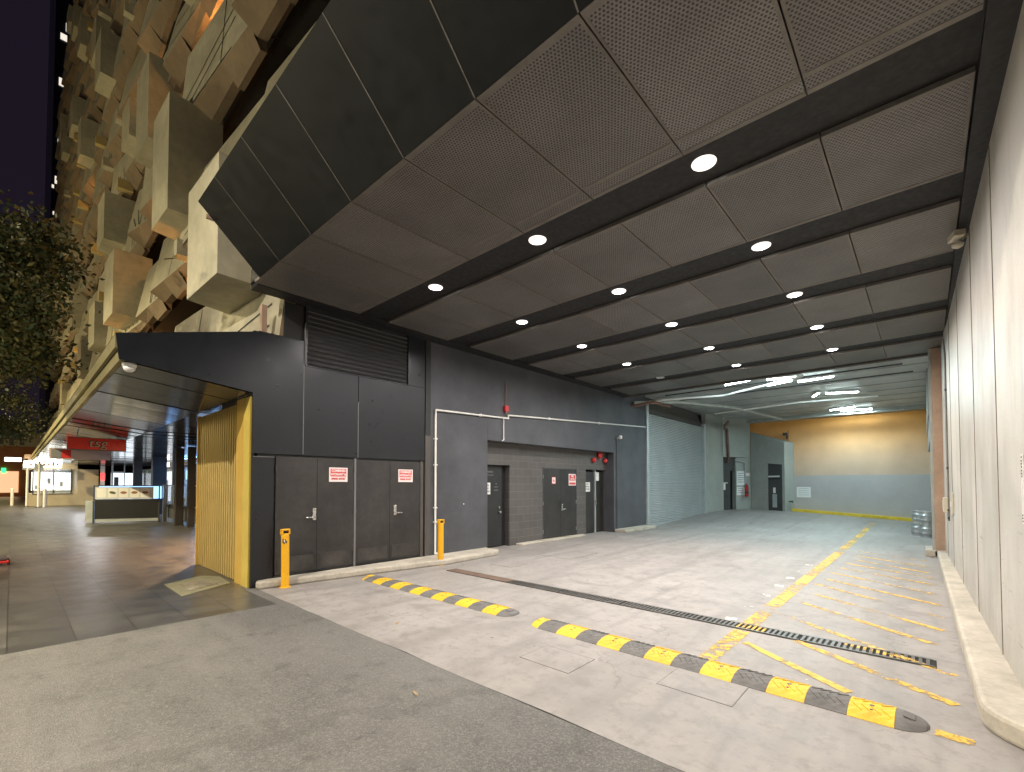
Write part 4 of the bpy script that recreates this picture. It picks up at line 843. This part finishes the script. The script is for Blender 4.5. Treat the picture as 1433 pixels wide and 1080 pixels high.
for px_ in (-31,-40): area('plaza_fill',(px_,3.0,2.97),120,.5,(.95,.95,1),AW)  # unseen area lights added to brighten the far footpath
area('shop_glow',(-27,7.0,2.8),420,8,(.30,.55,1),SB,sy=1)
# corner shop at the end of the awning
CS=thing('corner_shop',(-48,3,0),'beige corner shop with glazed front across the side street','building')
def BX(par,name,m,*b):
    bm=new()
    for q in b: box(bm,*q)
    return obj(name,bm,m,par)
BX(CS,'wall',M['cream'],(-52,-47.6,3.35,4.55,0,3.4),(-52,-47.6,.75,3.35,0,.9),(-52,-47.6,.75,4.55,2.7,3.4)); BX(CS,'roof_band',M['beige'],(-52,-47.3,.6,4.9,3.41,3.7))
w=BX(CS,'window',M['ink'],(-47.62,-47.55,1.0,3.06,.86,.899),(-47.62,-47.55,1.0,1.06,.9,2.7),(-47.62,-47.55,2.05,2.1,.9,2.7),(-47.62,-47.55,3.0,3.06,.9,2.7)); BX(CS,'interior_lights',M['shopwhite'],(-50,-49.9,1.0,3.2,1.1,2.5)); BX(w,'pane',M['glass'],(-47.59,-47.58,1.06,3.0,.9,2.7))
for i in range(6): BX(CS,'display_item',M['shopsign'] if i%2 else M['dgrey'],(-48.6,-48.5,1.15+.33*i,1.3+.33*i,1.2+.2*(i%3),1.5+.25*(i%3)))
BX(CS,'white_column',M['white'],(-47.3,-47.0,4.6,4.85,0,3.0)); BX(CS,'red_lamp',M['redlit'],(-46.95,-46.9,4.6,4.85,1.9,2.4))
SC=thing('side_shop',(-45,6,0),'bright white glazed shop to the right of the white column','shopfront'); BX(SC,'glazing',M['shopwhite'],(-44.2,-44.1,4.9,6.4,.3,2.4)); BX(SC,'frame',M['galv'],(-44.1,-44.0,4.9,5.0,0,3),(-44.1,-44.0,5.6,5.66,0,3),(-44.1,-44.0,6.2,6.3,0,3),(-44.1,-44.0,5.0,5.6,2.4,2.5)); BX(SC,'door',M['dgrey'],(-44.05,-43.95,5.05,5.3,0,2.1))
for y,x,l in ((.05,-50.5,'white footpath bollard far left by the street'),(1.55,-44.8,'white footpath bollard in front of the corner shop')):
    t=thing('white_bollard',(x,y,0),l,'bollard','white bollards on the far footpath'); bm=new(); lathe(bm,(x,y,0),[(.09,0),(.09,1.2),(.06,1.25)],14); obj('post',bm,M['white'],t); bm=new(); lathe(bm,(x,y,1.25),[(.07,0),(.05,.04)],14); obj('cap',bm,M['white'],t)
def spole(x,y,h,l):
    t=thing('sign_pole',(x,y,0),l,'pole'); bm=new(); tube(bm,[(x,y,0),(x,y,h)],.07,10); obj('shaft',bm,M['white'],t); bm=new(); box(bm,x-.15,x+.15,y-.15,y+.15,0,.03); obj('base',bm,M['ink'],t); bm=new(); box(bm,x,x+.05,y-.25,y+.2,h-.6,h-.15); obj('plate',bm,M['galv'],t)
spole(-47,.75,3.2,'white street pole left of the corner shop window'); spole(-44.5,1.25,3.1,'white street pole right beside the far bollard')
FB=thing('street_building',(-86,0,0),'far terracotta street building with warm lit ground floor','building')
BX(FB,'wall',M['terra'],(-90,-86,-6,3.5,0,6.4)); BX(FB,'upper_wall',M['cream'],(-90,-86,-6,3.5,6.41,8.2)); BX(FB,'shopfront',M['shopwarm'],(-86,-85.9,-5,.6,.5,3.2))
for i in range(5): BX(FB,'window',M['ink'],(-85.99,-85.9,-3+.9*i,-2.6+.9*i,6.6,7.6))
BX(FB,'green_sign',M['greenlit'],(-85.85,-85.8,-.9,-.5,3.0,3.6))
AWN=thing('fabric_awning',(-80,-1,7.4),'teal fabric awning on the far street building','awning')
bm=new(); 
for i in range(8):
    a0=math.pi*i/8; a1=math.pi*(i+1)/8; quad(bm,(-85.9,1.2-.0-4*(1-math.cos(a0))/2,7.6+.9*math.sin(a0)),(-85.9,1.2-4*(1-math.cos(a1))/2,7.6+.9*math.sin(a1)),(-84,1.2-4*(1-math.cos(a1))/2,7.4),(-84,1.2-4*(1-math.cos(a0))/2,7.4))
obj('canvas',bm,M['tealaw'],AWN); bm=new(); box(bm,-84.05,-83.95,-2.8,1.2,7.3,7.39); obj('valance',bm,M['signbeige'],AWN)
BR=thing('brick_corner',(-60,1.5,0),'narrow terracotta wall beyond the white pole with a red signal','building'); BX(BR,'wall',M['terra'],(-66,-60,1.4,2.6,0,4.6)); BX(BR,'signal',M['redlit'],(-59.95,-59.9,1.7,2.0,2.1,2.5)); BX(BR,'doorway',M['pit'],(-59.98,-59.9,2.1,2.5,0,1.8))
t=thing('scooter',(-13.6,-.1,0),'red and black kick scooter deck lying at the left edge','scooter')
bm=new(); box(bm,-13.9,-13.3,-.42,-.02,.10,.16); obj('deck',bm,M['ink'],t,bevel=.03); bm=new(); box(bm,-13.8,-13.28,-.40,-.01,.05,.098); obj('side_light',bm,M['redlit'] if 0 else M['red'],t,bevel=.02)
bm=new(); lathe(bm,(-13.6,-.01,.085),[(.085,-.02),(.085,.02)],18,'y'); obj('wheel',bm,M['rubg'],t)
for i,(x,y,w,h,z,m,l) in enumerate(((-58,4.6,.5,.35,2.2,'redlit','small red lit sign far down the footpath'),(-54,-.4,.9,.3,3.4,'shopsign','thin white lit fascia sign beyond the white pole'),(-70,-2.2,1.2,.5,3.4,'shopwarm','warm lit hanging sign on the far street side'))):
    t=thing('lit_sign',(x,y,z),l,'sign'); BX(t,'panel',M[m],(x,x+.1,y,y+w,z,z+h)); BX(t,'box',M['ink'],(x-.15,x-.01,y-.04,y+w+.04,z-.04,z+h+.04))
def cafe_table(x,y,l):
    t=thing('cafe_table',(x,y,0),l,'table'); bm=new(); lathe(bm,(x,y,.72),[(.35,0),(.35,.03)],18); obj('table_top',bm,M['beige'],t); bm=new(); lathe(bm,(x,y,0),[(.22,0),(.22,.02),(.03,.03),(.03,.72)],12); obj('stand',bm,M['ink'],t)
cafe_table(-40.5,5.3,'round cafe table before the white lit shopfront'); cafe_table(-36.8,6.0,'round cafe table further right by the blue lit glass')
# fallen leaves
for i,(x,y,l) in enumerate(((-2.86,-.0,'curled dry leaf on the asphalt nearest the left frame edge'),(-2.9,2.1,'small dry leaf lying mid asphalt'),(-4.5,3.0,'dry leaf on the concrete near the left speed hump'),(-1.3,1.45,'pale dry leaf near the lower middle of the asphalt'))):
    bm=new(); a=R.random()*3; c,s=math.cos(a),math.sin(a); pts=[(-.05,0,.004),(-.02,.014,.012),(.03,.012,.010),(.055,0,.005),(.03,-.012,.004),(-.02,-.014,.005)]
    v=[bm.verts.new((x+px*c-py*s,y+px*s+py*c,pz)) for px,py,pz in pts]; bm.faces.new(v); tag(obj('fallen_leaf',bm,M['leafdry']),l,'leaf')
# ================================================================ faceted concrete tower
TW=thing('concrete_tower',(-35,3,4),'faceted raw concrete tower with jagged storey bands over the awning','building')
XR,XL=2.0,-71.0; H=3.05; NS=13; Z0=3.75
def TP(name,m,*b):
    bm=new()
    for q in b: box(bm,*q)
    return obj(name,bm,m,TW)
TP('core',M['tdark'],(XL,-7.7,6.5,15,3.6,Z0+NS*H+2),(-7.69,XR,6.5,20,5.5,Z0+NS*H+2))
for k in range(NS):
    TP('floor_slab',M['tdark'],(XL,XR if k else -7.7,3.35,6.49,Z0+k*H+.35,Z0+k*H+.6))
rt=random.Random(11)
gap_bot=[]
for k in range(NS):
    zb=Z0+k*H; zt=zb+2.05
    if k==0: zb-=.25
    bm=new(); bmu=new(); bmg=new()
    x=XR if k else -7.75; seg=[]
    while x>XL:                               # long facets with a fold in plan
        w=rt.uniform(2.0,4.2) if x<-9 else rt.uniform(3.0,4.5); ya=rt.uniform(2.80,2.92); yb=rt.uniform(2.50,2.70); seg.append((x,x-w,ya,yb,rt.uniform(.12,.34),rt.uniform(-.08,.14))); x-=w
    for (xa,xb,ya,yb,tl,dz) in seg:
        n=max(2,int((xa-xb)/1.1)); zm=zb+.36; zl=[rt.choice((0,0,0,.10,.2)) for _ in range(n)]
        for i in range(n):
            u0=i/n; u1=(i+1)/n; p=xa+(xb-xa)*u0; q=xa+(xb-xa)*u1; y0=ya+(yb-ya)*u0; y1=ya+(yb-ya)*u1; z0=zm+dz*u0; z1=zm+dz*u1
            quad(bm,(p,y0,z0),(q,y1,z1),(q,y1+tl,zt),(p,y0+tl,zt))
            f=zl[i]; yi=3.02-(.10*(f/.36))
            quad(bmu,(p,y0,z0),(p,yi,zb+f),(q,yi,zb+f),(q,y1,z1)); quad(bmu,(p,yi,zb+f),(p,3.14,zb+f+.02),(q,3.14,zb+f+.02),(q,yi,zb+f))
            quad(bm,(p,y0+tl,zt),(q,y1+tl,zt),(q,3.14,zt),(p,3.14,zt))
            if i: 
                fp=zl[i-1]; lo=min(f,fp); hi=max(f,fp); quad(bmu,(p,3.02-.10*lo/.36,zb+lo),(p,3.02-.10*hi/.36,zb+hi),(p,3.14,zb+hi),(p,3.14,zb+lo))
        quad(bmu,(xb,yb,zm+dz),(xb,yb+tl,zt),(xb,3.14,zt),(xb,3.14,zb+.3)); quad(bmu,(xb,yb,zm+dz),(xb,3.14,zb+.3),(xb,3.4,zb+.5),(xb,3.0,zm))
        quad(bmu,(xa,ya,zm),(xa,ya+tl,zt),(xa,3.14,zt),(xa,3.14,zb))
        quad(bmu,(xa,3.14,zt),(xb,3.14,zt),(xb,3.14,zb+.6),(xa,3.14,zb+.6))
        if rt.random()<.72:
            P00=Vector((xa,ya,zm));P10=Vector((xb,yb,zm+dz));P11=Vector((xb,yb+tl,zt));P01=Vector((xa,ya+tl,zt)); nn=(P10-P00).cross(P01-P00).normalized(); nn=-nn if nn.y>0 else nn
            f=lambda u,v:(P00*(1-u)+P10*u)*(1-v)+(P01*(1-u)+P11*u)*v
            q=rt.randint(3,5); sl=rt.uniform(.15,.55)*rt.choice((-1,1)); u0=rt.uniform(.0,.2); wd=rt.uniform(.2,.45); big=xa>-14
            for g in range(q):
                if big: c0=(u0+.02,.02+.2*g); c1=(min(.98,u0+.75),min(1,max(0,.02+.2*g+sl)))
                else: c0=(u0+.12*g,.04); c1=(u0+.12*g+wd*.5,.9-.15*g)
                if rt.random()<.35: c0,c1=(u0+.16*g,.02),(u0+.16*g+.04,.98)
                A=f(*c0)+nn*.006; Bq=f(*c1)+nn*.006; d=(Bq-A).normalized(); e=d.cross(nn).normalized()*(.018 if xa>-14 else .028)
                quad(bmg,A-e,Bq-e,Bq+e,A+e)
    obj('storey_band',bm,M['tcon'],TW); obj('band_underside',bmu,M['tcon_shade'],TW)
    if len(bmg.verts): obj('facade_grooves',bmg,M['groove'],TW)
    else: bmg.free()
# projecting prisms, staggered
rb=random.Random(5)
def block(x,z,h,w=1.65,p=2.11,ang=.35,m='tcon'):
    poly=[(x,p+.05),(x-w,p),(x-w-ang,3.2),(x-.05,3.2)]
    bm=new(); tp=0
    a=[bm.verts.new((px,py,z)) for px,py in poly]; b=[bm.verts.new((px,py+(tp if py<3 else 0),z+h)) for i,(px,py) in enumerate(poly)]
    bm.faces.new(a[::-1]); bm.faces.new(b)
    for i in range(4): bm.faces.new((a[i],a[(i+1)%4],b[(i+1)%4],b[i]))
    obj('facade_prism',bm,M[m],TW)
block(-8.38,5.0,2.0); block(-12.08,7.6,2.6,1.35); 
for i in range(1,17):
    for q in range(0,7):
        if i<=1 and q==0 or (i==2 and q==0): pass
        x=-8.38-3.72*i; z=5.0+2.6*(i%2)+6.1*q+rb.uniform(-.3,.3)
        if (i,q)==(1,0): continue
        if rb.random()<.55 or z>40: continue
        block(x+rb.uniform(-.5,.5),z,rb.uniform(1.3,2.5),rb.uniform(1.1,1.9),rb.uniform(2.1,2.45),rb.uniform(.2,.5))
block(-4.7,13.6,3); block(-1,11,3)
# beam ends at the band notches; the pale ones have lamp glow painted in
for k in range(1,9):
    for i in range(11):
        x=-10.5-4.2*i+(k%2)*1.4+rb.uniform(-.8,.8)
        if rb.random()<.5: continue
        z=Z0+k*H+rb.uniform(-.1,.3); w=rb.uniform(.22,.4); TP('beam_end',M['cap' if rb.random()<.6 else 'tcon'],(x-w,x,rb.uniform(2.42,2.55),2.95,z,z+rb.uniform(.35,.5)))
# rear roof edge of the ground floor under the tower
BX(TW,'low_soffit',M['blackmat'],(XL,-7.7,2.72,6.4,3.30,3.7))
# sodium lamps inside the parking decks
SL=[(-13.6,3.62,6.55),(-22.5,3.62,6.5),(-31,3.62,6.5),(-17,3.62,9.6),(-27,3.62,12.7),(-20,3.62,15.7),(-36,3.62,18.8),(-12.5,3.62,12.6),(-40,3.62,9.6)]
wrd=['lowest deck nearest the black corner','lowest deck second along','lowest deck third along','second deck above the menu counter','third deck mid facade','fourth deck mid facade','fifth deck far along','third deck nearest the canopy','second deck far along']
for (x,y,z),w in zip(SL,wrd):
    t=thing('deck_lamp',(x,y,z),'orange sodium lamp glowing in the '+w,'deck lamp','sodium lamps inside the parking decks')
    bm=new(); lathe(bm,(0,0,0),[(.13,0),(.16,-.05),(.08,-.12)],14); obj('lens',bm,M['sodium'],t,local=True,smooth=True)
    bm=new(); box(bm,-.2,.2,-.06,.2,.0,.06); obj('bracket',bm,M['ink'],t,local=True)
    l=bpy.data.lights.new('lamp','POINT'); l.energy=SOD; l.color=(1,.42,.10); l.shadow_soft_size=.15; o=bpy.data.objects.new('lamp',l); C.objects.link(o); o.parent=t; o.location=(0,-.25,-.25)
# night towers far away
NT=thing('night_tower',(-120,8,0),'dark distant high rise with a few lit windows at the left','building')
BX(NT,'facade',M['ntower'],(-150,-120,3.9,30,0,130)); 
for i,(y,z,w,h) in enumerate(((5.3,88,.55,1.6),(5.6,80,.6,2.2),(4.6,86,.9,1.2),(4.55,77,.8,1.5),(4.6,66,.35,1.3),(4.35,58,.3,1.4),(4.2,52,.4,.6),(5.0,58,.4,.5),(3.98,57,.3,.6))): BX(NT,'lit_window',M['winlit'],(-119.9,-119.8,y,y+w,z,z+h))
for i in range(22): BX(NT,'window_band',M['tdark'],(-119.95,-119.9,3.95,8,20+5*i,20.4+5*i))
# ================================================================ street tree
def tree(name,base,h,cr,n,label,seed,nb=11):
    r=random.Random(seed); t=thing(name,base,label,'tree'); bx,by,bz=base
    bm=new()
    def limb(p,q,r0,r1,seg=4):
        p=Vector(p);q=Vector(q); pr=p
        for i in range(seg):
            nx=p.lerp(q,(i+1)/seg)+Vector((r.uniform(-1,1),r.uniform(-1,1),0))*(q-p).length*.04
            ra=r0+(r1-r0)*i/seg; rb_=r0+(r1-r0)*(i+1)/seg
            d=(nx-pr).normalized(); u=d.orthogonal().normalized(); w=d.cross(u); A=[];B_=[]
            for j in range(8):
                a=2*math.pi*j/8; o=u*math.cos(a)+w*math.sin(a); A.append(bm.verts.new(pr+o*ra)); B_.append(bm.verts.new(nx+o*rb_))
            for j in range(8): bm.faces.new((A[j],A[(j+1)%8],B_[(j+1)%8],B_[j]))
            pr=nx
        return pr
    top=limb((bx,by,bz),(bx,by,bz+h*.38),.16,.11)
    cl=[]
    for i in range(nb):
        a=2*math.pi*i/nb+r.uniform(-.3,.3); e=r.uniform(.15,1.0); rad=cr*r.uniform(.45,.95)*math.cos(e*.9)
        q=(bx+rad*math.cos(a),by+rad*math.sin(a),bz+h*(.45+.5*e)-.2); tip=limb(top,q,.07,.02); cl.append(tip)
        for s in range(5):
            q2=tip+Vector((r.uniform(-1,1),r.uniform(-1,1),r.uniform(-.5,.8)))*cr*.35; limb(tip,q2,.02,.006,2); cl.append(q2)
    obj('trunk',bm,M['bark'],t,smooth=True)
    for key,frac in (('leaf',.4),('leaf2',.6)):
        bm=new()
        for i in range(int(n*frac)):
            c=r.choice(cl); d=Vector((r.gauss(0,1),r.gauss(0,1),r.gauss(0,.7)))*cr*.14; p=c+d
            if p.z<bz+h*.30: p.z=bz+h*.30+r.random()*.4
            s=r.uniform(.04,.08); u=Vector((r.uniform(-1,1),r.uniform(-1,1),r.uniform(-1,1))).normalized(); w=u.orthogonal().normalized()
            vv=[p-u*s,p+w*s*.55,p+u*s,p-w*s*.55]; bm.faces.new([bm.verts.new(q) for q in vv])
        obj('crown' if key=='leaf' else 'inner_crown',bm,M[key],t)
tree('street_tree',(-14.6,-1.55,0),7.6,2.3,42000,'leafy street tree lit from below at the left edge',3,20)
tree('street_tree',(-30,-1.8,0),8,2.6,20000,'second street tree further down the footpath behind the first',9,12)
# ================================================================ street lamps (outside the frame, they light the footpath)
def slamp(x,y,h,pw,col,l):
    t=thing('street_lamp',(x,y,0),l,'street lamp')
    bm=new(); tube(bm,[(x,y,0),(x,y,h),(x,y+1.2,h+.2)],.07,10); obj('pole',bm,M['galv'],t); bm=new(); box(bm,x-.15,x+.15,y+1.0,y+1.7,h+.15,h+.28); obj('head',bm,M['galv'],t,bevel=.03)
    area('lamp',(x,y+1.35,h+.12),pw,.3,col,t)
slamp(-3.5,-7,8,SLP,(1,.90,.76),'galvanised street lamp across the road behind the viewer')
slamp(-19,-8,8.5,SLP*1.6,(1,.86,.52),'galvanised street lamp further left across the road')
slamp(-42,-8,9,SLP*1.6,(1,.80,.42),'galvanised street lamp far along the road')
for (x,y,z,pw,col) in ((-11,-7.5,5.5,UPL,(1,.90,.60)),(-28,-8,6,UPL*1.6,(1,.84,.45)),(-50,-8,8,UPL*2,(1,.78,.38))):
    l=bpy.data.lights.new('street_glow','POINT'); l.energy=pw; l.color=col; l.shadow_soft_size=.5; o=bpy.data.objects.new('street_glow',l); C.objects.link(o); o.location=(x,y,z)
l=bpy.data.lights.new('tree_uplight','SPOT'); l.energy=170; l.color=(1,.85,.45); l.spot_size=1.8; l.shadow_soft_size=.1; o=bpy.data.objects.new('tree_uplight',l); C.objects.link(o); o.location=(-11.5,-1.5,.6); o.rotation_euler=Vector((-2.5,.3,4.6)).to_track_quat('-Z','Y').to_euler()
# ================================================================ world, camera
W=bpy.data.worlds.new('World'); S.world=W; W.use_nodes=True; t=W.node_tree; bg=t.nodes['Background']
sky=t.nodes.new('ShaderNodeTexSky'); sky.sky_type='NISHITA'; sky.sun_disc=False; sky.sun_elevation=math.radians(-4); sky.sun_rotation=math.radians(200)
mx=t.nodes.new('ShaderNodeMix'); mx.data_type='RGBA'; mx.blend_type='ADD'; mx.inputs[0].default_value=1
t.links.new(sky.outputs[0],mx.inputs[6]); mx.inputs[7].default_value=(.21,.14,.27,1); t.links.new(mx.outputs[2],bg.inputs[0]); bg.inputs[1].default_value=.05
cam=bpy.data.cameras.new('camera'); co=bpy.data.objects.new('camera',cam); C.objects.link(co); S.camera=co
co.location=(0,0,1.6); co.rotation_euler=(math.radians(91.5),0,math.radians(42.25))
cam.sensor_width=36; cam.lens=36*636/1433; cam.shift_y=(660.3-540)/1433; cam.shift_x=0; cam.clip_start=.05; cam.clip_end=1000
S.view_settings.view_transform='Standard'; S.view_settings.look='None'; S.view_settings.exposure=0; S.view_settings.gamma=1
S.cycles.max_bounces=6; S.cycles.diffuse_bounces=3; S.cycles.glossy_bounces=3; S.cycles.transparent_max_bounces=8; S.cycles.sample_clamp_indirect=4
